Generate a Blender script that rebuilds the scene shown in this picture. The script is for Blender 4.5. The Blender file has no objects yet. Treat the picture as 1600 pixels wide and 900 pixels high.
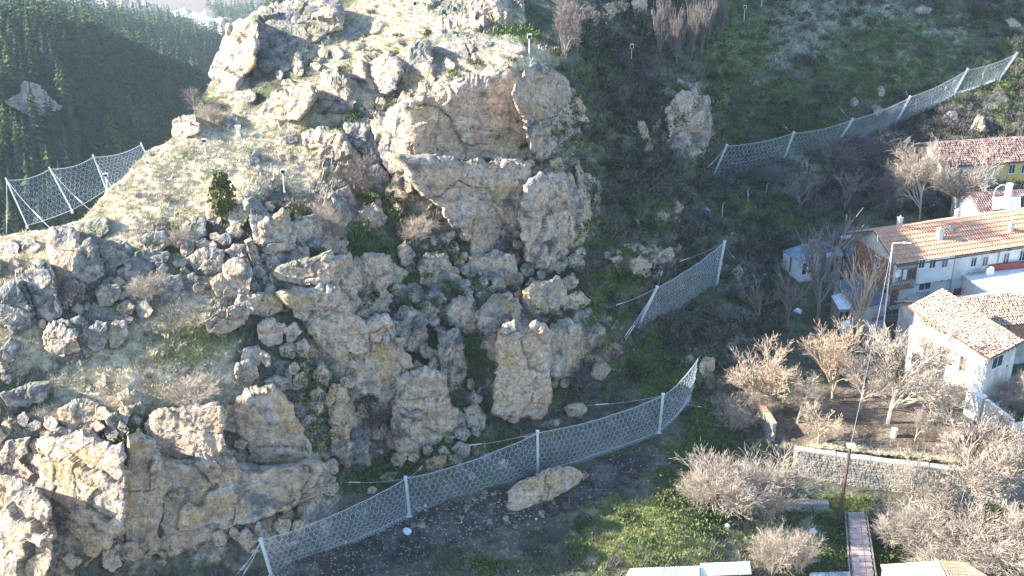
import bpy, math, random
import numpy as np
from mathutils import Vector, Matrix, noise as mnoise
R = math.radians
rnd = random.Random(7)
scene = bpy.context.scene
COL = scene.collection

# ------------------------------------------------------------------ camera
CAMZ, PITCH, F = 66.0, 25.0, 1900.0          # focal length in photo pixels (1600 wide)
cam = bpy.data.objects.new('camera', bpy.data.cameras.new('camera'))
COL.objects.link(cam)
cam.location = (0, 0, CAMZ)
cam.rotation_euler = (R(90 - PITCH), 0, 0)
cam.data.sensor_width = 36
cam.data.lens = 36 * F / 1600
cam.data.clip_end = 6000
cam.data.clip_start = 1
scene.camera = cam

# ------------------------------------------------------------------ light
SUN_AZ, SUN_EL = -95.0, 28.0                 # azimuth from +Y towards +X, elevation
S = Vector((math.sin(R(SUN_AZ)) * math.cos(R(SUN_EL)), math.cos(R(SUN_AZ)) * math.cos(R(SUN_EL)), math.sin(R(SUN_EL))))
sun = bpy.data.objects.new('sun', bpy.data.lights.new('sun', 'SUN'))
COL.objects.link(sun)
sun.data.energy = 5.0
sun.data.angle = R(0.5)
sun.data.color = (1.0, 0.93, 0.82)
sun.rotation_euler = S.to_track_quat('Z', 'Y').to_euler()
w = bpy.data.worlds.new('World'); scene.world = w; w.use_nodes = True
nt = w.node_tree
sky = nt.nodes.new('ShaderNodeTexSky'); sky.sky_type = 'NISHITA'; sky.sun_disc = False
sky.sun_elevation = R(SUN_EL); sky.sun_rotation = R(SUN_AZ); sky.air_density = 1.3; sky.dust_density = 0.8; sky.ozone_density = 5.0
bg = nt.nodes['Background']; bg.inputs[1].default_value = 0.13
nt.links.new(sky.outputs[0], bg.inputs[0])
scene.view_settings.view_transform = 'Standard'; scene.view_settings.look = 'None'
scene.view_settings.exposure = 1.95; scene.view_settings.gamma = 1

# ------------------------------------------------------------------ pixel <-> world
cp, sp = math.cos(R(PITCH)), math.sin(R(PITCH))
def ray(px, py):
    a = (np.asarray(px, float) - 800) / F; b = (450 - np.asarray(py, float)) / F
    return a, cp + b * sp, -sp + b * cp
def atY(px, py, Y):
    x, y, z = ray(px, py); t = Y / y
    return np.stack(np.broadcast_arrays(x * t, Y, CAMZ + z * t), -1)
def atz(px, py, z0):
    x, y, z = ray(px, py); t = (z0 - CAMZ) / z
    return Vector((float(x * t), float(y * t), float(z0)))
def Yz(px, py, z0): return float(atz(px, py, z0).y)

# ------------------------------------------------------------------ numpy noise
def _h(ix, iy, iz, s):
    n = (ix * 374761393 + iy * 668265263 + iz * 2147483647 * 3 + s * 1274126177) & 0xFFFFFFFF
    n = ((n ^ (n >> 13)) * 1274126177) & 0xFFFFFFFF
    n = ((n ^ (n >> 15)) * 2246822519) & 0xFFFFFFFF
    n = n ^ (n >> 16)
    return (n & 0xFFFFFF).astype(np.float64) / float(0xFFFFFF)
def vn(p, s=0):
    i = np.floor(p).astype(np.int64); f = p - i; f = f * f * (3 - 2 * f)
    r = 0
    for dx in (0, 1):
        wx = f[..., 0] if dx else 1 - f[..., 0]
        for dy in (0, 1):
            wy = f[..., 1] if dy else 1 - f[..., 1]
            for dz in (0, 1):
                wz = f[..., 2] if dz else 1 - f[..., 2]
                r = r + wx * wy * wz * _h(i[..., 0] + dx, i[..., 1] + dy, i[..., 2] + dz, s)
    return r * 2 - 1
def fbm(p, o=4, s=0, g=0.5):
    r = 0; a = 1
    for k in range(o):
        r = r + a * vn(p, s + k * 17); p = p * 2.03 + 11.3; a *= g
    return r
def vor(p, s=0, jit=0.85, tilt=False):
    i = np.floor(p).astype(np.int64)
    f1 = np.full(p.shape[:-1], 9.0); f2 = f1.copy(); cid = np.zeros(p.shape[:-1]); tl = np.zeros(p.shape[:-1])
    for dx in (-1, 0, 1):
        for dy in (-1, 0, 1):
            for dz in (-1, 0, 1):
                a, b, c = i[..., 0] + dx, i[..., 1] + dy, i[..., 2] + dz
                qx = a + .5 + jit * (_h(a, b, c, s) - .5) - p[..., 0]
                qy = b + .5 + jit * (_h(a, b, c, s + 1) - .5) - p[..., 1]
                qz = c + .5 + jit * (_h(a, b, c, s + 2) - .5) - p[..., 2]
                d = np.sqrt(qx * qx + qy * qy + qz * qz)
                m = d < f1
                f2 = np.where(m, f1, np.minimum(f2, d)); f1 = np.where(m, d, f1)
                h3 = _h(a, b, c, s + 3); cid = np.where(m, h3, cid)
                if tilt: tl = np.where(m, qx * (np.mod(h3 * 7.13, 1) * 2 - 1) + qy * (np.mod(h3 * 13.7, 1) * 2 - 1) + qz * (np.mod(h3 * 29.3, 1) * 2 - 1), tl)
    return (f1, f2, cid, tl) if tilt else (f1, f2, cid)
def sst(a, b, x):
    t = np.clip((x - a) / (b - a), 0, 1); return t * t * (3 - 2 * t)

# ------------------------------------------------------------------ object helpers
def tag(o, label=None, cat=None, group=None, kind=None):
    if label: o['label'] = label
    if cat: o['category'] = cat
    if group: o['group'] = group
    if kind: o['kind'] = kind
    return o
def link(name, me, parent=None, mat=None):
    o = bpy.data.objects.new(name, me); COL.objects.link(o)
    if parent is not None: o.parent = parent
    if mat is not None and not me.materials: me.materials.append(mat)
    return o
def empty(name, loc=(0, 0, 0), rz=0, label=None, cat=None, group=None):
    o = bpy.data.objects.new(name, None); COL.objects.link(o)
    o.location = loc; o.rotation_euler = (0, 0, rz); o.empty_display_size = .3
    return tag(o, label, cat, group)
def mesh_np(name, V, Fq, mat=None, colr=None, smooth=False):
    """V (n,3), Fq (m,4) or (m,3) arrays"""
    me = bpy.data.meshes.new(name)
    V = np.asarray(V, np.float32); Fq = np.asarray(Fq, np.int32)
    k = Fq.shape[1]
    me.vertices.add(len(V)); me.vertices.foreach_set('co', V.ravel())
    me.loops.add(Fq.size); me.loops.foreach_set('vertex_index', Fq.ravel())
    me.polygons.add(len(Fq)); me.polygons.foreach_set('loop_start', np.arange(0, Fq.size, k, dtype=np.int32))
    try: me.polygons.foreach_set('loop_total', np.full(len(Fq), k, np.int32))
    except Exception: pass
    me.polygons.foreach_set('use_smooth', np.full(len(Fq), smooth, bool))
    if colr is not None:
        at = me.color_attributes.new('tone', 'FLOAT_COLOR', 'POINT')
        c = np.ones((len(V), 4), np.float32); c[:, :3] = colr
        at.data.foreach_set('color', c.ravel())
    me.update(calc_edges=True)
    if mat: me.materials.append(mat)
    return me
class MB:
    """collects boxes, tubes and polygons into one mesh"""
    def __init__(s): s.v = []; s.f = []
    def add(s, vs, fs):
        b = len(s.v); s.v += [tuple(v) for v in vs]; s.f += [tuple(b + i for i in f) for f in fs]; return s
    def box(s, a, b):
        (x0, y0, z0), (x1, y1, z1) = a, b
        return s.add([(x0,y0,z0),(x1,y0,z0),(x1,y1,z0),(x0,y1,z0),(x0,y0,z1),(x1,y0,z1),(x1,y1,z1),(x0,y1,z1)],
                     [(0,3,2,1),(4,5,6,7),(0,1,5,4),(1,2,6,5),(2,3,7,6),(3,0,4,7)])
    def tube(s, a, b, r0, r1=None, n=6, cap=True):
        r1 = r0 if r1 is None else r1
        a = Vector(a); b = Vector(b); d = (b - a)
        if d.length < 1e-6: return s
        d.normalize(); u = d.orthogonal().normalized(); w_ = d.cross(u)
        vs = []
        for c, r in ((a, r0), (b, r1)):
            for k in range(n):
                t = 2 * math.pi * k / n; vs.append(c + (u * math.cos(t) + w_ * math.sin(t)) * r)
        fs = [(k, (k + 1) % n, n + (k + 1) % n, n + k) for k in range(n)]
        if cap: fs += [tuple(range(n - 1, -1, -1)), tuple(range(n, 2 * n))]
        return s.add(vs, fs)
    def path(s, pts, r, n=4):
        for a, b in zip(pts[:-1], pts[1:]): s.tube(a, b, r, r, n, False)
        return s
    def slab(s, quad, th):
        """quad of four points, thickened downwards along its normal"""
        q = [Vector(p) for p in quad]; nn = (q[1] - q[0]).cross(q[3] - q[0]).normalized() * th
        vs = q + [p - nn for p in q]
        return s.add(vs, [(0,1,2,3),(7,6,5,4),(0,4,5,1),(1,5,6,2),(2,6,7,3),(3,7,4,0)])
    def build(s, name, mat, parent=None, smooth=False):
        me = bpy.data.meshes.new(name); me.from_pydata(s.v, [], s.f); me.update()
        if smooth: me.polygons.foreach_set('use_smooth', [True] * len(me.polygons))
        return link(name, me, parent, mat)
def copy_tree(o, parent=None):
    c = o.copy(); COL.objects.link(c); c.parent = parent
    for ch in o.children: copy_tree(ch, c)
    return c

# ------------------------------------------------------------------ materials
def mat(name, col=(.5,.5,.5), rough=.85, var=.25, scale=3.0, attr=False, metal=0, bump=0.0, bscale=8.0, col2=None, spec=.3, detail=6, speck=0, coord='Object'):
    m = bpy.data.materials.new(name); m.use_nodes = True; n = m.node_tree; L = n.links
    b = n.nodes['Principled BSDF']; b.inputs['Roughness'].default_value = rough; b.inputs['Metallic'].default_value = metal
    b.inputs['Specular IOR Level'].default_value = spec
    tc = n.nodes.new('ShaderNodeTexCoord')
    src = tc.outputs[coord]
    tex = n.nodes.new('ShaderNodeTexNoise'); tex.inputs['Scale'].default_value = scale; tex.inputs['Detail'].default_value = detail; tex.inputs['Roughness'].default_value = .65
    L.new(src, tex.inputs['Vector'])
    if attr:
        a = n.nodes.new('ShaderNodeAttribute'); a.attribute_name = 'tone'; base = a.outputs['Color']
    else:
        mx0 = n.nodes.new('ShaderNodeMix'); mx0.data_type = 'RGBA'
        mx0.inputs[6].default_value = (*col, 1); mx0.inputs[7].default_value = (*(col2 or col), 1)
        t2 = n.nodes.new('ShaderNodeTexNoise'); t2.inputs['Scale'].default_value = scale * .35; t2.inputs['Detail'].default_value = 3
        L.new(src, t2.inputs['Vector'])
        rr = n.nodes.new('ShaderNodeMapRange'); rr.inputs[1].default_value = .4; rr.inputs[2].default_value = .6
        L.new(t2.outputs[0], rr.inputs[0]); L.new(rr.outputs[0], mx0.inputs[0]); base = mx0.outputs[2]
    mr = n.nodes.new('ShaderNodeMapRange'); mr.inputs[1].default_value = .25; mr.inputs[2].default_value = .75
    mr.inputs[3].default_value = 1 - var; mr.inputs[4].default_value = 1 + var
    L.new(tex.outputs[0], mr.inputs[0])
    vm = n.nodes.new('ShaderNodeVectorMath'); vm.operation = 'SCALE'
    L.new(base, vm.inputs[0]); L.new(mr.outputs[0], vm.inputs['Scale'])
    if speck:
        t4 = n.nodes.new('ShaderNodeTexNoise'); t4.inputs['Scale'].default_value = speck; t4.inputs['Detail'].default_value = 5; t4.inputs['Roughness'].default_value = .7; L.new(src, t4.inputs['Vector'])
        m4 = n.nodes.new('ShaderNodeMapRange'); m4.inputs[1].default_value = .50; m4.inputs[2].default_value = .66; m4.inputs[3].default_value = 1.05; m4.inputs[4].default_value = .5; L.new(t4.outputs[0], m4.inputs[0])
        t5 = n.nodes.new('ShaderNodeTexNoise'); t5.inputs['Scale'].default_value = speck * 2.3; t5.inputs['Detail'].default_value = 4; L.new(src, t5.inputs['Vector'])
        m5 = n.nodes.new('ShaderNodeMapRange'); m5.inputs[1].default_value = .55; m5.inputs[2].default_value = .66; m5.inputs[3].default_value = 1; m5.inputs[4].default_value = 1.35; L.new(t5.outputs[0], m5.inputs[0])
        mm = n.nodes.new('ShaderNodeMath'); mm.operation = 'MULTIPLY'; L.new(m4.outputs[0], mm.inputs[0]); L.new(m5.outputs[0], mm.inputs[1])
        v2 = n.nodes.new('ShaderNodeVectorMath'); v2.operation = 'SCALE'; L.new(vm.outputs[0], v2.inputs[0]); L.new(mm.outputs[0], v2.inputs['Scale']); vm = v2
    L.new(vm.outputs[0], b.inputs['Base Color'])
    if bump:
        t3 = n.nodes.new('ShaderNodeTexNoise'); t3.inputs['Scale'].default_value = bscale; t3.inputs['Detail'].default_value = 8; t3.inputs['Roughness'].default_value = .7
        L.new(src, t3.inputs['Vector'])
        bp = n.nodes.new('ShaderNodeBump'); bp.inputs['Strength'].default_value = 1.0; bp.inputs['Distance'].default_value = bump
        L.new(t3.outputs[0], bp.inputs['Height']); L.new(bp.outputs[0], b.inputs['Normal'])
    return m
M = {}
M['ground'] = mat('ground_soil_grass', attr=True, rough=.95, var=.5, scale=2.2, bump=.3, bscale=3.0, spec=.1, detail=9, speck=3.5)
M['rock'] = mat('limestone', attr=True, rough=.9, var=.42, scale=2.2, bump=.30, bscale=3.2, spec=.15, detail=10, speck=3.0)
M['forest'] = mat('forest_floor', attr=True, rough=.95, var=.4, scale=.2, spec=.1)
M['pine'] = mat('pine_needles', (.04,.075,.04), var=.4, scale=1.2, col2=(.075,.105,.04), spec=.1)
M['pine_bark'] = mat('pine_bark', (.06,.045,.035), var=.3)
M['bark'] = mat('grey_bark', (.16,.13,.105), var=.3, scale=4, col2=(.22,.18,.15))
M['steel'] = mat('galvanised_steel', (.62,.66,.7), rough=.5, var=.1, metal=.2, spec=.5)
M['wire'] = mat('net_wire', (.50,.58,.66), rough=.5, var=.1, metal=.1, spec=.5)

# ------------------------------------------------------------------ terrain depth control points (px, py, forward distance)
CPT = [
 # lower edge and left
 (-250,1060,70),(100,1060,66),(400,1060,70),(700,1060,74),(1000,1060,78),(1300,1060,79),(1600,1060,80),(1850,1060,80),
 (-250,850,74),(0,900,71),(150,890,73),(400,900,77),(600,870,83),(300,860,77),
 (0,760,76),(150,750,76),(300,760,78.5),(440,800,81),(500,770,85),
 (-250,600,80),(0,640,80),(130,600,82.5),(250,620,82.5),(350,600,85),(450,650,86),(480,730,87),
 (-250,430,90),(0,500,85),(100,500,86.5),(220,480,88.5),(320,490,88.5),(420,490,91),(500,560,91),(560,640,92),(600,700,93),
 (0,420,90),(100,400,92),(220,380,95),(330,420,93.5),(420,400,96),(500,420,98),
 (0,370,96),(130,345,99),(200,300,102),(300,300,103),(380,300,102),(450,300,105),(520,300,107),
 (230,240,108),(300,240,108.5),(400,230,112),(480,240,112),(285,185,116),(350,180,117),(430,180,116),(540,200,115),
 (340,110,125),(380,60,130),(430,10,136),(450,100,124),(520,120,121),(560,60,129),(600,0,136),(640,100,122),(700,60,128),(720,0,136),
 (500,-120,160),(700,-120,157),(500,-300,186),(700,-300,176),(900,-300,178),(800,-440,190),(500,-440,200),(1000,-440,200),(1300,-440,240),(1700,-440,240),(1100,-300,215),(1300,-300,225),(1600,-300,225),(1850,-300,225),  # crest above the view, raised to cast shade on the right hillside
 # central cliffs
 (570,230,114),(600,300,110),(640,180,116),(650,280,109.5),(720,150,115),(720,250,112.5),(720,350,108),(790,130,117),(800,90,121),(800,250,113.5),(800,350,110),
 (560,380,103),(640,390,105),(700,410,106),(760,440,106),(560,470,98),(640,480,102),(720,490,102.5),(800,490,103),
 (600,560,97),(680,560,99),(740,560,101),(810,560,100),(640,650,95),(720,650,97),(800,650,98.5),(870,650,100),
 (850,440,109),(870,560,103.5),(940,520,106),(930,600,103.5),
 (840,120,121),(880,200,120),(900,280,117.5),(880,380,112),(920,440,110.5),
 # ravine right of the cliff
 (880,60,132),(860,0,144),(960,60,146),(960,160,136),(960,260,129),(980,340,122),(1000,420,117.5),(980,480,113),
 (1040,0,164),(1060,100,152),(1080,200,143),(1060,280,136),(1080,340,131),(1090,420,124.5),(1050,500,115.5),(1000,580,108),(1000,640,103),
 # right hillside
 (1180,0,184),(1400,0,192),(1600,0,197),(1850,0,200),(1150,100,170),(1300,100,178),(1450,90,182),(1600,90,184),(1850,90,186),
 (1120,200,155),(1220,200,162),(1320,180,168),(1450,150,174),(1600,150,175),(1118,272,149),(1240,245,155),(1340,230,160),(1450,230,163),(1850,200,168),
 (1160,330,138),(1250,320,143),(1350,300,150),(1450,300,Yz(1450,300,9.5)),(1600,300,Yz(1600,300,8)),(1850,300,Yz(1850,300,8)),
 (1150,450,122),(1200,400,Yz(1200,400,7.6)),(1280,400,Yz(1280,400,7)),(1380,400,Yz(1380,400,6.5)),(1500,400,Yz(1500,400,6)),(1600,400,Yz(1600,400,6)),(1850,400,Yz(1850,400,6)),
 (1160,520,Yz(1160,520,6.5)),(1240,500,Yz(1240,500,5.6)),(1330,500,Yz(1330,500,5)),(1430,480,Yz(1430,480,5)),(1550,490,Yz(1550,490,4.8)),(1850,490,Yz(1850,490,4.6)),
 (1150,600,Yz(1150,600,5)),(1240,600,Yz(1240,600,4.2)),(1350,600,Yz(1350,600,4.0)),(1450,600,Yz(1450,600,4.0)),(1600,620,Yz(1600,620,3.8)),(1850,620,Yz(1850,620,3.8)),
 (1150,680,Yz(1150,680,2.8)),(1220,670,Yz(1220,670,3.6)),(1300,690,Yz(1300,690,3.8)),(1400,705,Yz(1400,705,3.8)),(1550,720,Yz(1550,720,3.8)),(1850,740,Yz(1850,740,3.8)),
 # mesh-fence bench and track, lower garden
 (560,790,86.5),(700,750,90),(700,830,85.5),(850,700,95),(850,770,90.5),(960,740,94.5),(1030,690,98.5),(950,660,101),(1090,600,104.5),(1090,680,100),
 (600,900,79),(800,900,80.5),(800,850,84.5),(900,830,86),(980,805,87.6),(980,860,83.0),(1080,780,91),(1120,860,84.5),(1060,910,80.5),
 (1200,780,Yz(1200,780,.8)),(1300,800,Yz(1300,800,0)),(1250,860,Yz(1250,860,-.3)),(1400,800,Yz(1400,800,0)),(1350,900,Yz(1350,900,-1.2)),
 (1550,800,Yz(1550,800,0)),(1600,900,Yz(1600,900,-1)),(1850,900,Yz(1850,900,-1)),(1850,800,Yz(1850,800,0)),(1200,930,Yz(1200,930,-1.2)),
]
P_ = np.array([(a/100., b/100.) for a, b, c in CPT]); Z_ = np.array([c for a, b, c in CPT])
def _k(r2): return r2 * np.log(r2 + 1e-9)
_n = len(P_); _A = np.zeros((_n + 3, _n + 3))
_A[:_n, :_n] = _k(((P_[:, None] - P_[None]) ** 2).sum(-1)) + np.eye(_n) * .02
_A[:_n, _n] = 1; _A[:_n, _n+1:] = P_; _A[_n, :_n] = 1; _A[_n+1:, :_n] = P_.T
_W = np.linalg.solve(_A, np.concatenate([Z_, [0, 0, 0]]))
def Ybase(px, py):
    px = np.asarray(px, float) / 100; py = np.asarray(py, float) / 100
    r = _W[_n] + _W[_n+1] * px + _W[_n+2] * py
    for i in range(_n): r = r + _W[i] * _k((px - P_[i, 0]) ** 2 + (py - P_[i, 1]) ** 2)
    return r
def Ysurf(px, py):
    """base depth with the terrace step behind the stone garden wall"""
    Y = Ybase(px, py)
    return Y + 1.6 * sst(-2, 5, polyd(px, py, [(1234,699),(1300,704),(1480,722),(1720,748),(1720,806),(1480,780),(1390,770),(1300,758),(1234,748)]))

# outline of the hill against the far valley, as seen (px -> py)
SIL = [(-400,395),(-60,380),(0,368),(60,360),(130,345),(165,300),(200,272),(232,235),(262,222),(300,180),(345,105),(380,42),(412,5),(480,-140),(560,-440),(2200,-440)]
def sil(px): return np.interp(px, [a for a, b in SIL], [b for a, b in SIL])
# ------------------------------------------------------------------ soft shapes used to lay out soils, grasses and rock
def blob(px, py, L):
    r = np.zeros(np.broadcast(px, py).shape)
    for b in L:
        cx, cy, rx, ry = b[:4]; a = R(b[4]) if len(b) > 4 else 0; k = b[5] if len(b) > 5 else 1
        dx, dy = px - cx, py - cy
        u = (dx * math.cos(a) + dy * math.sin(a)) / rx; v = (-dx * math.sin(a) + dy * math.cos(a)) / ry
        r = np.maximum(r, k * np.clip(1.5 - np.sqrt(u * u + v * v), 0, 1))
    return r
def polyd(px, py, poly):
    """signed distance in pixels to a polygon, positive inside"""
    px = np.asarray(px, float); py = np.asarray(py, float)
    d = np.full(px.shape, 1e9); ins = np.zeros(px.shape, bool); n = len(poly)
    for i in range(n):
        x1, y1 = poly[i]; x2, y2 = poly[(i + 1) % n]; ex, ey = x2 - x1, y2 - y1
        t = np.clip(((px - x1) * ex + (py - y1) * ey) / (ex * ex + ey * ey + 1e-9), 0, 1)
        d = np.minimum(d, np.hypot(px - x1 - t * ex, py - y1 - t * ey))
        if y1 != y2:
            ins ^= ((y1 > py) != (y2 > py)) & (px < (x2 - x1) * (py - y1) / (y2 - y1) + x1)
    return np.where(ins, d, -d)

STRAW = [(100,400,160,50,-20,.8),(300,440,110,60,-10,.75),(110,520,150,50,0,.75),(60,690,90,40,-20,.6),(220,580,160,40,-10,.85),(480,260,80,50,0,.7),(330,620,90,25,0,.7),(520,180,120,50,-20,.75),(190,320,200,50,-24),(360,240,150,60,-18),(330,290,130,40,-15),(600,150,180,38,-14),(560,60,120,50,-15),(720,105,140,30,-6),(60,375,120,20,-12),
         (650,30,80,50),(150,640,140,38,-16,.9),(40,560,60,22,0,.7),(330,590,90,28,0,.9),(270,480,60,40,0,.9),(450,180,160,40,-25,.8),(360,120,40,60,0,.7),(470,40,80,30,-15,.8),(1450,690,240,45,3,.55),(1220,850,120,45,0,.55),(800,100,60,22,0,.9)]
GREEN = [(690,455,150,40,0,.9),(700,640,60,60,0,.85),(600,560,60,60,0,.7),(480,600,50,40,0,.75),(900,230,60,110,0,.75),(940,500,50,50,0,.8),(620,300,40,60,0,.75),(745,440,80,28),(935,375,45,45,-40),(890,290,25,70),(500,640,22,45,20),(745,540,30,32),(620,405,70,20,20),(195,665,40,28),(600,745,110,22,-8),(720,700,80,18,-10),
         (480,690,25,30),(560,380,40,30),(1010,340,50,40),(960,440,35,35),(870,470,90,16),(930,560,60,22,0,.8),(290,400,30,45),(205,510,22,28),(470,100,20,50,0,.7),(720,95,50,18),(800,60,30,25),
         (1040,560,80,70,0,.85),(1080,470,60,60,0,.85),(1120,690,50,70,0,.9),(1080,790,70,90,0,1),(980,830,90,50,0,1),(700,880,120,30,0,.6),(1270,790,90,20,5,1),(1300,850,130,60,0,.95),(1500,850,140,50,0,.9),
         (1150,70,70,80,0,.9),(1230,180,140,70,0,.9),(1400,100,150,80,0,.85),(930,120,40,60,0,.6),(1560,100,80,60,0,.7),(1180,330,80,60,0,.6),(1350,250,100,40,0,.5),(660,250,20,60,0,.8),(545,540,60,30,20,.8),(700,590,30,60,0,.7),(640,660,40,40,0,.6)]
LIME = [(990,835,95,55,0),(1080,880,60,40),(1210,850,60,30),(1500,860,90,40),(1310,790,60,20),(560,600,40,20,0,.4),(300,540,70,40,0,.6),(180,420,40,20,0,.5),(620,90,120,30,0,.4),(300,270,80,40,-20,.35)]  # grass patches lightened in colour to look sunlit
GREY = [(1230,60,130,50,-10),(1340,90,80,40,0,.8),(1180,150,40,60,0,.7),(950,260,30,60,0,.6),(1440,80,110,60,0),(1120,560,70,35,-20),(1130,480,50,60),(1270,260,60,30),(1350,30,100,30),(990,230,60,50,0,.6),(1150,580,60,25,0,.8)]
TRACK = [(395,905),(500,862),(600,820),(680,790),(770,768),(800,752),(900,735),(1000,702),(1030,700),(1035,722),(1000,748),(920,790),(830,812),(740,840),(650,872),(560,905)]
GRAVEL = [(640,870),(740,842),(820,822),(830,850),(790,880),(700,905),(600,905)]
GARDEN = [(1200,640),(1260,610),(1330,600),(1470,640),(1640,690),(1640,726),(1480,714),(1350,702),(1240,692),(1205,690)]
ROCKZ = [(150,770,250,110),(330,780,220,100),(430,690,80,70),(110,450,110,35,-25,.62),(430,410,110,50,-20,.7),(540,520,110,80,30,.68),(640,640,90,55,0,.72),(730,260,105,130,0,1),(860,250,50,120,0,.72),(700,470,150,40,0,.62),
         (860,540,100,50,0,.85),(790,600,40,40,0,.6),(600,115,70,22,-15,.68),(430,80,80,32,-25,.85),(560,220,60,50,0,.8),(520,330,60,50,0,.75),(730,20,60,40,0,.8),(1070,190,42,55),(1000,400,60,20,0,.9),(880,350,50,50,0,.9),(590,640,70,70,0,.8),(20,480,50,40,0,.7),(60,810,110,110)]

PAL = dict(straw=(.62,.55,.41), straw2=(.46,.40,.26), green=(.10,.155,.035), moss=(.075,.105,.04), scrub=(.14,.138,.098), dark=(.05,.045,.035), earth=(.062,.052,.046),
           grey=(.33,.335,.24), beige=(.44,.325,.225), stone=(.27,.255,.235), soil=(.20,.155,.115), gravel=(.26,.21,.17))
PAL = {k: np.array(v) for k, v in PAL.items()}
def mixc(c, k, m): return c * (1 - m[..., None]) + k * m[..., None]

def fields(px, py, P):
    """how much rock, straw, green ... there is at a place (real cover, not light)"""
    n1 = fbm(P * .16, 4, 3); n2 = fbm(P * .55, 4, 40); n3 = fbm(P * 1.8, 3, 90)
    wob = 14 * n2
    f = {}
    f['track'] = sst(-3, 4, polyd(px + wob * .5, py + wob * .5, TRACK)); f['gravel'] = sst(-4, 8, polyd(px + wob, py + wob, GRAVEL))
    f['garden'] = sst(-4, 5, polyd(px + wob * .4, py + wob * .3, GARDEN))
    f['rock'] = sst(.35, .6, blob(px, py, ROCKZ) + .35 * n2 + .12 * n3) * (1 - f['track']) * (1 - f['garden'])
    f['straw'] = sst(.3, .62, blob(px, py, STRAW) + .22 * n2 + .12 * n3)
    f['green'] = sst(.35, .7, blob(px, py, GREEN) * .95 + .30 * n2 + .14 * n3)
    f['grey'] = sst(.35, .75, blob(px, py, GREY) + .35 * n2 + .1 * n3)
    f['n'] = (n1, n2, n3)
    return f
def ground_color(px, py, P, f, up):
    n1, n2, n3 = f['n']
    c = np.broadcast_to(PAL['scrub'], P.shape).copy()
    c = mixc(c, PAL['moss'], sst(-.3, .4, n2 + .3 * n1))
    c = mixc(c, PAL['dark'], .6 * sst(.1, .6, fbm(P * .8, 3, 77)))
    c = mixc(c, PAL['grey'], f['grey'] * .85)
    c = mixc(c, PAL['green'], f['green'] * (.55 + .45 * sst(-.4, .5, n3)))
    st = mixc(np.broadcast_to(PAL['straw'], P.shape), PAL['straw2'], sst(-.2, .5, n3 + n2 * .6))
    st = mixc(st, np.array([.26, .235, .12]), .75 * sst(.1, .5, fbm(P * np.array([.9, 1.6, 1.6]), 3, 55)))
    c = mixc(c, 1, 0 * n1) if False else c * (1 - f['straw'][..., None]) + st * f['straw'][..., None]
    lime = sst(.3, .7, blob(px, py, LIME) + .2 * n2); c = mixc(c, np.array([.30,.31,.10]), lime * (.5 + .5 * sst(-.3, .4, n3)))
    rk = rock_color(P, up, .45)
    c = c * (1 - f['rock'][..., None]) + rk * f['rock'][..., None]
    c = mixc(c, PAL['gravel'] * (.7), f['gravel'] * .8)
    tk = mixc(np.broadcast_to(PAL['earth'], P.shape), PAL['gravel'] * .8, .5 * sst(.3, .8, fbm(P * 2.2, 4, 15)))
    tk = mixc(tk, PAL['stone'] * .55, .7 * sst(-.1, .4, fbm(P * .35, 3, 21)))
    c = c * (1 - f['track'][..., None]) + tk * f['track'][..., None]
    gd = mixc(np.broadcast_to(PAL['soil'], P.shape), PAL['soil'] * .5, sst(0, .6, fbm(P * .5, 4, 25)))
    c = c * (1 - f['garden'][..., None]) + gd * f['garden'][..., None]
    return np.clip(c, .01, .8)

_ct, _st = math.cos(R(-14)), math.sin(R(-14))
def bed(P):
    """bedding coordinates: layers rise gently to the right"""
    x = P[..., 0] * _ct + P[..., 2] * _st; z = -P[..., 0] * _st + P[..., 2] * _ct
    return np.stack([x, P[..., 1], z], -1)
def rock_color(P, up, warm=.5):
    q = bed(P); n = fbm(P * .3, 4, 5); m = fbm(P * 1.1, 4, 6); l = fbm(q * np.array([.22, .22, 1.5]), 3, 8); vst = fbm(q * np.array([1.3, 1.3, .12]), 3, 9)
    c = np.broadcast_to(PAL['beige'] * (.92 + .3 * warm), P.shape).copy()
    c = mixc(c, np.array([.55, .41, .305]), .8 * sst(-.1, .5, l + .3 * (warm - .5)))
    c = mixc(c, np.array([.29, .225, .17]), .5 * sst(.1, .6, -l + .3 * m))
    g = sst(.1, .6, n * .9 + .45 * m + (.45 - warm) * 1.4)
    c = mixc(c, PAL['stone'] * 1.1, g * .9)
    c = mixc(c, np.array([.12, .12, .125]), .8 * sst(.22, .65, m * .9 + .5 * n + (.5 - warm) * .8))
    c = mixc(c, np.array([.24, .225, .21]), .5 * sst(.2, .6, vst))
    c = mixc(c, np.array([.46, .31, .13]), .6 * sst(.55, .85, fbm(P * .35, 4, 61) + .2 * m + .12 * warm))
    c = mixc(c, np.array([.50, .49, .47]), .5 * sst(.35, .7, fbm(P * 2.0, 3, 66)))
    t = sst(.45, .85, up + .25 * m)
    c = mixc(c, PAL['stone'] * .95, .6 * t)
    return mixc(c, PAL['moss'] * 1.4, .5 * sst(.55, .9, up + .3 * n) * sst(-.1, .4, fbm(P * .8, 3, 68)))
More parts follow.
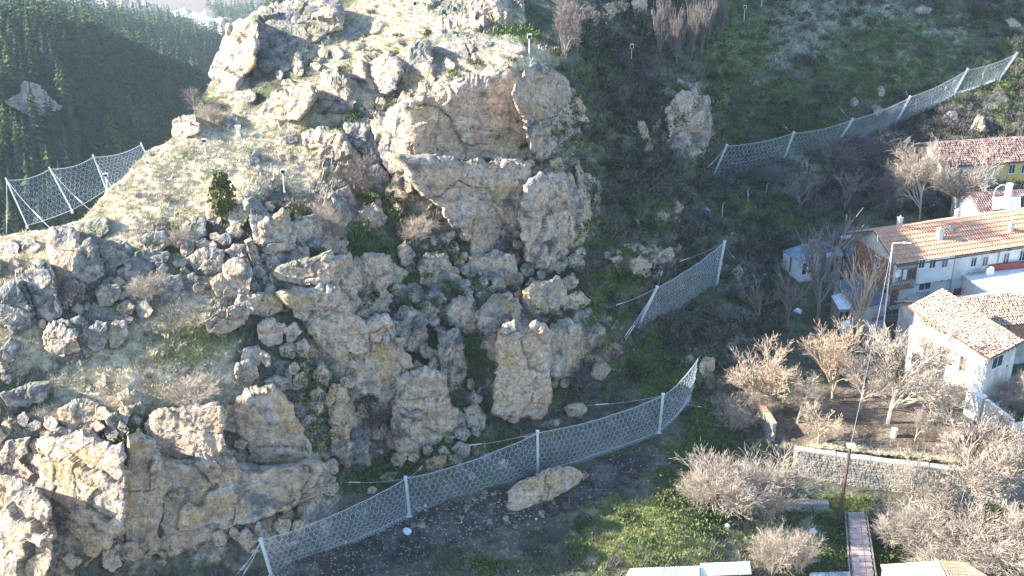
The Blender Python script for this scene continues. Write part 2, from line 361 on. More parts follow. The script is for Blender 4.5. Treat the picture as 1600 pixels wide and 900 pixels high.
def joints(q, su, sv, sw, seed, cw=.05):
    """rectangular jointing: upright joint planes and bedding planes cut the rock into panels that stand at different depths"""
    wx = .55 * vn(q * .3, seed) + .18 * vn(q * .9, seed + 1); wz = .5 * vn(q * .25, seed + 2) + .12 * vn(q * 1.1, seed + 3)
    z = q[..., 2] * sv + wz; kz = np.floor(z).astype(np.int64); fz = z - kz; z0 = np.zeros_like(kz)
    sh = _h(kz, z0, z0, seed + 5)
    x = q[..., 0] * su + wx + sh * 1.7; kx = np.floor(x).astype(np.int64); fx = x - kx
    y = q[..., 1] * sw + wz + sh; ky = np.floor(y).astype(np.int64); fy = y - ky
    c = _h(kx, ky, kz, seed + 7); t1 = _h(kx, ky, kz, seed + 8) - .5; t2 = _h(kx, ky, kz, seed + 9) - .5; m = _h(kx, ky, kz, seed + 10)
    ex, ez = np.minimum(fx, 1 - fx) / su, np.minimum(fz, 1 - fz) / sv
    cr = np.maximum(np.exp(-ex / cw) * sst(.2, .8, m), np.exp(-ez / cw) * sst(.35, .8, 1 - m))
    return c - .5 + t1 * (fx - .5) * 1.1 + t2 * (fz - .5) * 1.1, cr
def rock_disp(P, amp=1.0, fine=1.0, seed=0):
    q = bed(P) + seed * 3.7
    p1, r1 = joints(q, .36, .32, .36, 31, .07); p2, r2 = joints(q, .95, .85, .95, 35, .05); p3, r3 = joints(q, 2.3, 2.3, 2.3, 39, .03)
    k2 = sst(-.5, .3, vn(q * .4, 72))
    d = p1 * 1.0 - .55 * r1 + (.35 + .65 * k2) * (p2 * .42 - .22 * r2) + fine * (p3 * .14 - .05 * r3)
    return (d + .16 * fbm(q * .7, 2, 57) + fine * .07 * fbm(q * 3.5, 3, 59)) * amp
def face_disp(P, seed=0):
    q = bed(P) + seed * 3.7
    p1, r1 = joints(q, .17, .21, .2, 131, .09); p2, r2 = joints(q, .5, .62, .5, 135, .06); p3, r3 = joints(q, 1.5, 2.2, 1.5, 139, .03)
    k = sst(-.1, .35, vn(q * .28, 73)); k3 = sst(-.1, .4, vn(q * .6, 74))
    d = p1 * 1.15 - .7 * r1 + (.25 + .75 * k) * (p2 * .6 - .3 * r2) + (.3 + .7 * k3) * p3 * .17
    d = d + .13 * fbm(q * np.array([.2, .2, 1.4]), 3, 141) + .10 * fbm(q * np.array([.9, .9, .14]), 3, 143)
    return d + .15 * fbm(q * 1.1, 4, 145) + .06 * fbm(q * 4, 2, 147)

def grid_faces(nr, nc):
    i = np.arange(nr - 1)[:, None] * nc + np.arange(nc - 1)[None]
    return np.stack([i, i + 1, i + 1 + nc, i + nc], -1).reshape(-1, 4)
def grid_normals(P):
    du = np.gradient(P, axis=1); dv = np.gradient(P, axis=0); n = np.cross(du, dv)
    return n / (np.linalg.norm(n, axis=-1, keepdims=True) + 1e-9)

# ------------------------------------------------------------------ the hill: one sheet from the village up over the crest and down its far side
PXS = np.arange(-260, 1862, 3.0); NR = 430
TY = np.linspace(0, 1, NR)
PX = np.broadcast_to(PXS, (NR, len(PXS)))
_s = sil(PXS)[None]
PY = 1060 + (_s - 1060) * (TY[:, None] ** 1.0)
Y0 = Ysurf(PX, PY)
P0 = atY(PX, PY, Y0)
FL = fields(PX, PY, P0)
lum = .35 * fbm(P0 * .35, 3, 12) + .16 * fbm(P0 * 1.1, 3, 13) + .07 * fbm(P0 * 3., 2, 14) + .16 * FL['straw'] * np.abs(fbm(P0 * np.array([.8, 1.5, 1.5]), 2, 15))
tame = 1 - .85 * np.clip(FL['garden'] + FL['track'] * .6 + sst(1150, 1260, PX) * sst(360, 420, PY), 0, 1)
D = -lum * tame * (.6 + 1.6 * sst(860, 950, PX) * (1 - sst(560, 680, PY)))
_m = FL['rock'] > .01; D[_m] = D[_m] - FL['rock'][_m] * (rock_disp(P0[_m], .85) + .3)
# ravines and gullies between the outcrops
n0 = grid_normals(P0); n0 = n0 * np.sign((n0 * (np.array([0, 0, CAMZ]) - P0)).sum(-1))[..., None]
HP = P0 - n0 * D[..., None]
def surf(px, py):
    """point on the finished hill seen at a pixel of the photograph"""
    px = float(px); py = float(py)
    j = int(np.clip(round((px + 260) / 3.0), 0, len(PXS) - 1)); s_ = float(sil(PXS[j]))
    i = int(np.clip(round((py - 1060) / (s_ - 1060) * (NR - 1)), 0, NR - 1))
    return Vector(HP[i, j])
nrm = grid_normals(HP); nrm *= np.sign(nrm[..., 2:3] + 1e-9)
GC = ground_color(PX, PY, P0, FL, nrm[..., 2])
# far side of the hill
top = HP[-1]; NB = 26
ks = np.linspace(0, 1, NB + 1)[1:, None]
back = np.stack([top[None, :, 0] - ks * 10, top[None, :, 1] + ks * 75, top[None, :, 2] * (1 - ks) + ks * (-60) - 6 * np.sin(ks * 3.14)], -1)
back = back + .8 * np.stack([0 * back[..., 0], fbm(back * .2, 3, 4), fbm(back * .2, 3, 5)], -1) * ks[..., None]
VALL = np.concatenate([HP, back], 0); CALL = np.concatenate([GC, np.broadcast_to(PAL['scrub'], back.shape)], 0)
FALL = grid_faces(NR + NB, len(PXS))
fm = lambda a: np.concatenate([a, np.zeros((NB, len(PXS)))], 0).ravel()
tr_, gd_, rk_ = fm(FL['track']), fm(FL['garden']), fm(FL['rock'])
c0 = FALL[:, 0]
cls = np.where(tr_[c0] > .5, 1, np.where(gd_[c0] > .5, 2, np.where(rk_[c0] > .5, 3, 0)))
for k, nm in ((0, 'hillside'), (1, 'dirt_track'), (2, 'garden_soil'), (3, 'cliff')):
    Fk = FALL[cls == k]; u, inv = np.unique(Fk, return_inverse=True)
    me = mesh_np(nm, VALL.reshape(-1, 3)[u], inv.reshape(-1, 4), M['rock'] if k == 3 else M['ground'], CALL.reshape(-1, 3)[u], smooth=(k != 3))
    tag(link(nm, me), kind='structure')

# ------------------------------------------------------------------ the wooded valley behind: a near slope, a second ridge and the far country
def tps(pts):
    Pv = np.array([(a/100., b/100.) for a, b, c in pts]); n = len(Pv); A = np.zeros((n+3, n+3))
    A[:n, :n] = _k(((Pv[:, None] - Pv[None]) ** 2).sum(-1)) + np.eye(n) * .01
    A[:n, n] = 1; A[:n, n+1:] = Pv; A[n, :n] = 1; A[n+1:, :n] = Pv.T
    W = np.linalg.solve(A, np.concatenate([np.log([c for a, b, c in pts]), [0, 0, 0]]))
    def f(px, py):
        px = np.asarray(px, float) / 100; py = np.asarray(py, float) / 100
        r = W[n] + W[n+1] * px + W[n+2] * py
        for i in range(n): r = r + W[i] * _k((px - Pv[i, 0]) ** 2 + (py - Pv[i, 1]) ** 2)
        return np.exp(r)
    return f
YA = tps([(-300,0,330),(-300,200,270),(-300,460,225),(0,22,350),(0,100,310),(0,200,280),(0,300,262),(0,460,235),(120,45,385),(120,120,335),(120,220,300),(100,300,275),(150,460,240),
      (230,85,430),(230,160,375),(230,260,330),(250,460,270),(300,115,470),(320,180,450),(320,260,390),(360,460,300),(480,460,330),(480,200,470),(560,150,520)])
YB = tps([(-300,30,560),(0,60,540),(0,8,600),(130,80,570),(130,22,660),(230,110,590),(230,40,700),(330,150,620),(330,62,740),(450,200,640),(450,60,800),(560,60,820),(560,220,660)])
YC = tps([(-300,60,820),(0,40,850),(330,80,850),(560,90,850),(330,30,1050),(200,10,1150),(60,0,1150),(420,20,1150),(330,-8,1500),(0,-20,1600),(560,0,1500),(200,-60,2400),(-300,-60,2400),(560,-60,2400),(200,-110,3200),(-300,-110,3200),(560,-110,3200)])
CRA = [(-300,-10),(0,14),(60,22),(130,42),(200,70),(250,92),(300,112),(340,150),(365,200),(560,260)]
CRB = [(-300,-30),(0,0),(60,8),(130,20),(200,34),(260,46),(320,56),(350,62),(560,80)]
Yv = YA
def vsheet(name, fY, crest, y_lo, tone, back=(60, -60), rough=1.6):
    X = np.arange(-300, 565, 4.0); n_ = 90; T = np.linspace(0, 1, n_)[:, None]; cr = np.interp(X, [a for a, b in crest], [b for a, b in crest])[None]
    lo = np.maximum(y_lo, cr + 40); gx = np.broadcast_to(X, (n_, len(X))); gy = lo + (cr - lo) * T; VP = atY(gx, gy, fY(gx, gy)); VP = VP + np.stack([0*gx, 0*gx, rough * fbm(VP * .05, 4, 2)], -1)
    k = np.linspace(0, 1, 12)[1:, None]; bk = np.stack([VP[-1][None, :, 0] + 0 * k, VP[-1][None, :, 1] + back[0] * k, VP[-1][None, :, 2] + back[1] * k * k], -1)
    W = np.concatenate([VP, bk], 0); nn_ = fbm(W * .02, 4, 9); GX = np.concatenate([gx, np.broadcast_to(X, (11, len(X)))], 0); GY = np.concatenate([gy, np.broadcast_to(cr, (11, len(X)))], 0)
    vc = tone(W, nn_, GX, GY)
    return tag(link(name, mesh_np(name, W.reshape(-1, 3), grid_faces(*W.shape[:2]), M['forest'], vc.reshape(-1, 3), True)), kind='structure')
def toneA(W, nn_, gx, gy):
    c = np.broadcast_to(np.array([.035, .042, .028]), W.shape).copy(); return mixc(c, np.array([.085, .065, .05]), sst(0, .5, nn_))
def toneC(W, nn_, gx, gy):
    c = np.broadcast_to(np.array([.06, .07, .04]), W.shape).copy(); c = mixc(c, np.array([.22, .20, .15]), sst(-.1, .25, fbm(W * .008, 4, 19)))
    c = mixc(c, np.array([.33, .30, .25]), sst(-6, 6, polyd(gx + 8 * nn_, gy + 5 * nn_, [(255,12),(300,6),(330,25),(345,40),(400,38),(400,62),(330,52),(300,34),(262,24)])))
    return mixc(c, np.array([.6, .6, .6]), .8 * sst(-1, 1.5, polyd(gx, gy, [(240,10),(262,12),(330,30),(372,34),(372,38),(325,35),(258,17)])))
vsheet('valley_side', YA, CRA, 460, toneA)
vsheet('second_ridge', YB, CRB, 120, toneA, (120, -80))
vsheet('far_valley', YC, [(-300,-110),(560,-110)], 90, toneC, (400, -300), 6)
# valley floor under everything, so that the land goes on
fl = MB(); fl.add([(-3500,-600,-190),(3500,-600,-190),(3500,4500,-190),(-3500,4500,-190)], [(0,1,2,3)])
tag(fl.build('plain', M['bark']), kind='structure')

# ------------------------------------------------------------------ pines
def pine_np(h, n_t, nb, seed):
    r_ = random.Random(seed); V = []; Fc = []
    def quad(a, b, c, d): k = len(V); V.extend([a, b, c, d]); Fc.append((k, k+1, k+2, k+3))
    for t in range(n_t):
        f = t / (n_t - 1); z = h * (.16 + .8 * f); rad = h * .21 * (1 - f) ** .8 + .12
        for b in range(nb):
            a = 2 * math.pi * (b + r_.random()) / nb; rr = rad * r_.uniform(.6, 1.15); wd = rr * r_.uniform(.35, .6) + .1
            dx, dy = math.cos(a), math.sin(a); zz = z + r_.uniform(-.03, .03) * h; tip = (dx * rr, dy * rr, zz - rr * r_.uniform(-.1, .35))
            sx, sy = -dy * wd * .5, dx * wd * .5
            quad((0, 0, zz + .05 * h), (dx*rr*.6 + sx, dy*rr*.6 + sy, zz - .02*h), tip, (dx*rr*.6 - sx, dy*rr*.6 - sy, zz + .01*h))
    quad((0, 0, h * 1.02), (.15, 0, h * .86), (0, .1, h * .84), (-.15, 0, h * .86))
    return np.array(V), np.array(Fc)
def trunk_np(h, r0):
    m = MB(); m.tube((0, 0, -.5), (0, 0, h * .95), r0, r0 * .25, 5, False); return m
pine_me = []
PM = [M['pine'], mat('olive_pine_needles', (.10,.125,.04), var=.4, scale=1.2, spec=.1), M['pine'], mat('blue_green_pine_needles', (.045,.08,.06), var=.4, scale=1.2, spec=.1), mat('bare_oak_crown', (.13,.10,.08), var=.3, scale=1.5, spec=.1)]
for k in range(5):
    v, f = pine_np(1.0 * 8, 9, 9, 100 + k); pine_me.append(mesh_np('crown', v, f, PM[k % 4]))
tm = trunk_np(8, .16); tme = bpy.data.meshes.new('trunk'); tme.from_pydata(tm.v, [], tm.f); tme.materials.append(M['pine_bark'])
pts = []
pr = random.Random(5); taken = {}
cA = lambda x: np.interp(x, [a for a, b in CRA], [b for a, b in CRA]); cB = lambda x: np.interp(x, [a for a, b in CRB], [b for a, b in CRB])
for fY, lo_, hi_, cnt, sp_, y0, y1 in ((YA, cA, None, 1700, 2.6, 14, 400), (YB, cB, cA, 800, 3.6, 0, 190), (YC, lambda x: -40 + 0 * x, cB, 900, 7.5, -40, 85)):
    g_ = np.random.RandomState(int(sp_ * 10)); X = g_.uniform(-60, 440, 14000); Y = g_.uniform(y0, y1, 14000)
    ok = (Y < sil(X) + 25) & (Y > lo_(X) - 1)
    if hi_ is not None: ok &= Y < hi_(X) + 12
    X, Y = X[ok], Y[ok]; D_ = fY(X, Y); Q = atY(X, Y, D_); nz = fbm(Q * .02, 3, 70)
    if fY is YC: ok = (fbm(Q * .008, 4, 19) < 0) & (polyd(X, Y, [(245,5),(300,-5),(345,36),(410,34),(400,64),(330,54),(262,26)]) < -2)
    elif fY is YA: ok = (nz < .28) & (polyd(X, Y, [(12,150),(38,128),(70,128),(102,168),(96,200),(12,200)]) < 0)
    else: ok = nz < 9
    c = 0
    for px, py, y_, q_ in zip(X[ok], Y[ok], D_[ok], Q[ok]):
        key = (int(q_[0] / sp_), int(q_[1] / (sp_ * 1.5)))
        if key in taken: continue
        taken[key] = 1; pts.append((float(y_), float(px), float(py), q_)); c += 1
        if c >= cnt: break
pts.sort(key=lambda t: t[0])
PINES = []
for i, (y_, px, py, q_) in enumerate(pts[:300]):
    zone = None
    if px < 110 and py < 150: zone = ('young pine on the upper left part of the shaded slope', 'pines high on the shaded slope')
    elif py > 205: zone = ('dark pine low in the shaded valley above the left net', 'pines above the left net')
    elif px < 130: zone = ('dark pine around the pale crag on the shaded slope', 'pines around the far crag')
    else: zone = ('dark pine on the shaded slope toward the valley floor', 'pines toward the valley floor')
    s_ = pr.uniform(.7, 1.15) + .8 * pr.random() ** 3
    o = empty('pine_tree', tuple(q_ - np.array([0, 0, .2])), pr.uniform(0, 6.28), zone[0], 'pine', zone[1])
    o.scale = (s_ * pr.uniform(.9, 1.2), s_ * pr.uniform(.9, 1.2), s_)
    link('trunk', tme, o); link('crown', pine_me[i % 5], o); PINES.append((o, px, py, 'dark pine' if s_ > 1.05 else 'small dark pine'))
Vs, Fs, nb_ = [], [], 0
lows = [pine_np(8, 6, 6, 200 + k) for k in range(5)]
for i, (y_, px, py, q_) in enumerate(pts[300:]):
    v, f = lows[i % 5]; s_ = pr.uniform(.8, 1.4) * (1.3 if y_ > 600 else 1); a = pr.uniform(0, 6.28); c_, s2 = math.cos(a), math.sin(a)
    vv = np.stack([(v[:, 0] * c_ - v[:, 1] * s2) * s_ * 1.2, (v[:, 0] * s2 + v[:, 1] * c_) * s_ * 1.2, v[:, 2] * s_], -1) + q_ - np.array([0, 0, .3])
    Vs.append(vv); Fs.append(f + nb_); nb_ += len(v)
if Vs:
    tag(link('distant_forest', mesh_np('distant_forest', np.concatenate(Vs), np.concatenate(Fs), M['pine'])), 'mass of pines over the far sunlit ridges and the valley', 'forest', kind='stuff')

NAMED = []
# ------------------------------------------------------------------ outcrops and boulders
def make_rock(name, poly, label, protr=1.6, warm=.5, steep=.4, yaw=0.0, seed=0, tone=None, cat='rock', group=None, amp=1.0, up_round=.45, depth=None):
    big = name in ('cliff_block', 'rock_slab', 'rock_pillar', 'rock_column')
    poly = [(float(a), float(b)) for a, b in poly]
    xs = np.array([p[0] for p in poly]); ys = np.array([p[1] for p in poly])
    A2 = 0; cx = 0; cy = 0
    for i in range(len(poly)):
        x1, y1 = poly[i]; x2, y2 = poly[(i + 1) % len(poly)]; c_ = x1 * y2 - x2 * y1; A2 += c_; cx += (x1 + x2) * c_; cy += (y1 + y2) * c_
    cx /= 3 * A2; cy /= 3 * A2; area = abs(A2) / 2; rad = math.sqrt(area / math.pi)
    if not name.startswith('rock_block') and rad > 9: g_ = 1.13 if name != 'boulder' else 1.05; xs = cx + (xs - cx) * g_; ys = cy + (ys - cy) * g_; poly = list(zip(xs.tolist(), ys.tolist())); rad *= g_
    NA = int(np.clip(2 * math.pi * rad / 2.6, 26, 240)); NRf = int(np.clip(rad / 2.4, 6, 54)); NS = int(np.clip(rad / 4, 5, 16))
    th = np.linspace(0, 2 * math.pi, NA, endpoint=False); Rr = np.zeros(NA)
    for k, t in enumerate(th):
        dx, dy = math.cos(t), math.sin(t); best = 0
        for i in range(len(poly)):
            x1, y1 = poly[i]; x2, y2 = poly[(i + 1) % len(poly)]; ex, ey = x2 - x1, y2 - y1
            den = dx * ey - dy * ex
            if abs(den) < 1e-9: continue
            tt = ((x1 - cx) * ey - (y1 - cy) * ex) / den; uu = ((x1 - cx) * dy - (y1 - cy) * dx) / den
            if tt > 0 and -1e-6 <= uu <= 1 + 1e-6: best = max(best, tt)
        Rr[k] = best if best > 0 else rad
    ang = np.stack([np.cos(th) * 2.2 + seed, np.sin(th) * 2.2, 0 * th + seed * 1.7], -1)
    Rr *= 1 + .09 * fbm(ang, 2, 3) + .06 * fbm(ang * 4, 3, 4)
    # plane of the face: the hill behind it, stood up steeper and pulled forward
    Yc = Ysurf(xs, ys); G = np.stack([np.ones_like(xs), xs - cx, ys - cy], -1); co = np.linalg.lstsq(G, Yc, rcond=None)[0]
    h_ = .5 * (ys.max() - ys.min())
    a0, b0, c0_ = co[0] + co[2] * h_ * (1 - steep) * .55 , co[1] + yaw * .03, co[2] * steep
    r = np.concatenate([1 - (1 - np.linspace(0.03, 1, NRf)) ** 1.25, 1 + np.linspace(0, 1, NS + 1)[1:] * .02])
    side = np.concatenate([np.zeros(NRf), np.linspace(0, 1, NS + 1)[1:]])
    RR, TT = np.meshgrid(r, np.arange(NA), indexing='ij'); SD = np.broadcast_to(side[:, None], RR.shape)
    px = cx + RR * Rr[None] * np.cos(th)[None]; py = cy + RR * Rr[None] * np.sin(th)[None]
    upw = np.clip(-np.sin(th), 0, 1)[None] * np.ones_like(RR)
    m_px = float(a0) / F                               # metres per pixel here
    size = rad * m_px
    r0 = (.93 if big else .88) - up_round * (.6 if big else .8) * upw
    u = np.clip((np.minimum(RR, 1) - r0) / (1 - r0), 0, 1)
    Hh = np.minimum(size, 4.5) * (.24 + (.12 if big else .3) * upw)
    push = Hh * (1 - np.sqrt(np.maximum(0, 1 - u * u * .86)))
    dpt = depth or (2.2 * size + 3.0)
    protr = protr * (.6 if big else .45) if protr < 5 else protr
    Yp = a0 + b0 * (px - cx) + c0_ * (py - cy) - protr + push + SD * dpt
    P = atY(px, py, Yp)
    # sides draw in and drop a little as they go back into the hill
    cen = atY(np.full_like(px, cx), np.full_like(py, cy), Yp)
    P = cen + (P - cen) * (1 - .16 * SD[..., None])
    P[..., 2] -= SD * size * .25
    n = grid_normals(np.concatenate([P, P[:, :1]], 1))[:, :-1]
    view = np.array([0, 0, CAMZ]) - P; sg = np.sign((n * view).sum(-1).mean()); n = n * sg
    k_ = min(1.0, size / 2.2) ** .8
    sc_ = max(.7, min(2.2, 1.9 / max(size, .6))) if size < 2.4 else 1.0
    fade = 1 - .35 * sst(.82, 1.0, np.minimum(RR, 1))
    d = face_disp(P, seed) * .62 * fade if big or size > 2.6 else rock_disp(P * sc_, 1.0, 1.0, seed) / sc_ * amp * (.45 + .55 * k_) * .68 * fade
    P = P + n * d[..., None]
    pole = P[:1].mean(1)
    V = np.concatenate([P.reshape(-1, 3), pole]); nr, na = P.shape[:2]
    i = np.arange(nr - 1)[:, None] * na; j = np.arange(na)[None]; j2 = (j + 1) % na
    Fq = np.stack([i + j, i + na + j, i + na + j2, i + j2], -1).reshape(-1, 4)
    capi = np.stack([np.full(na, len(V) - 1), j[0], j2[0], j2[0]], -1)
    Vn = n.reshape(-1, 3)[:, 2]
    C = rock_color(V, np.concatenate([Vn, [0]]), warm)
    o_ = np.array([V[:, 0].mean(), V[:nr * na, 1].min() + size * .6, V[:, 2].min()])
    me = bpy.data.meshes.new(name)
    fl_ = [tuple(q) for q in Fq.tolist()] + [(int(a), int(b), int(c)) for a, b, c, _ in capi]
    if sg < 0: fl_ = [f[::-1] for f in fl_]
    me.from_pydata((V - o_).tolist(), [], fl_); at = me.color_attributes.new('tone', 'FLOAT_COLOR', 'POINT')
    cc = np.ones((len(V), 4), np.float32); cc[:, :3] = np.clip(C, .02, .8); at.data.foreach_set('color', cc.ravel())
    me.materials.append(M['rock']); o = link(name, me); o.location = o_
    return tag(o, label, cat, group)

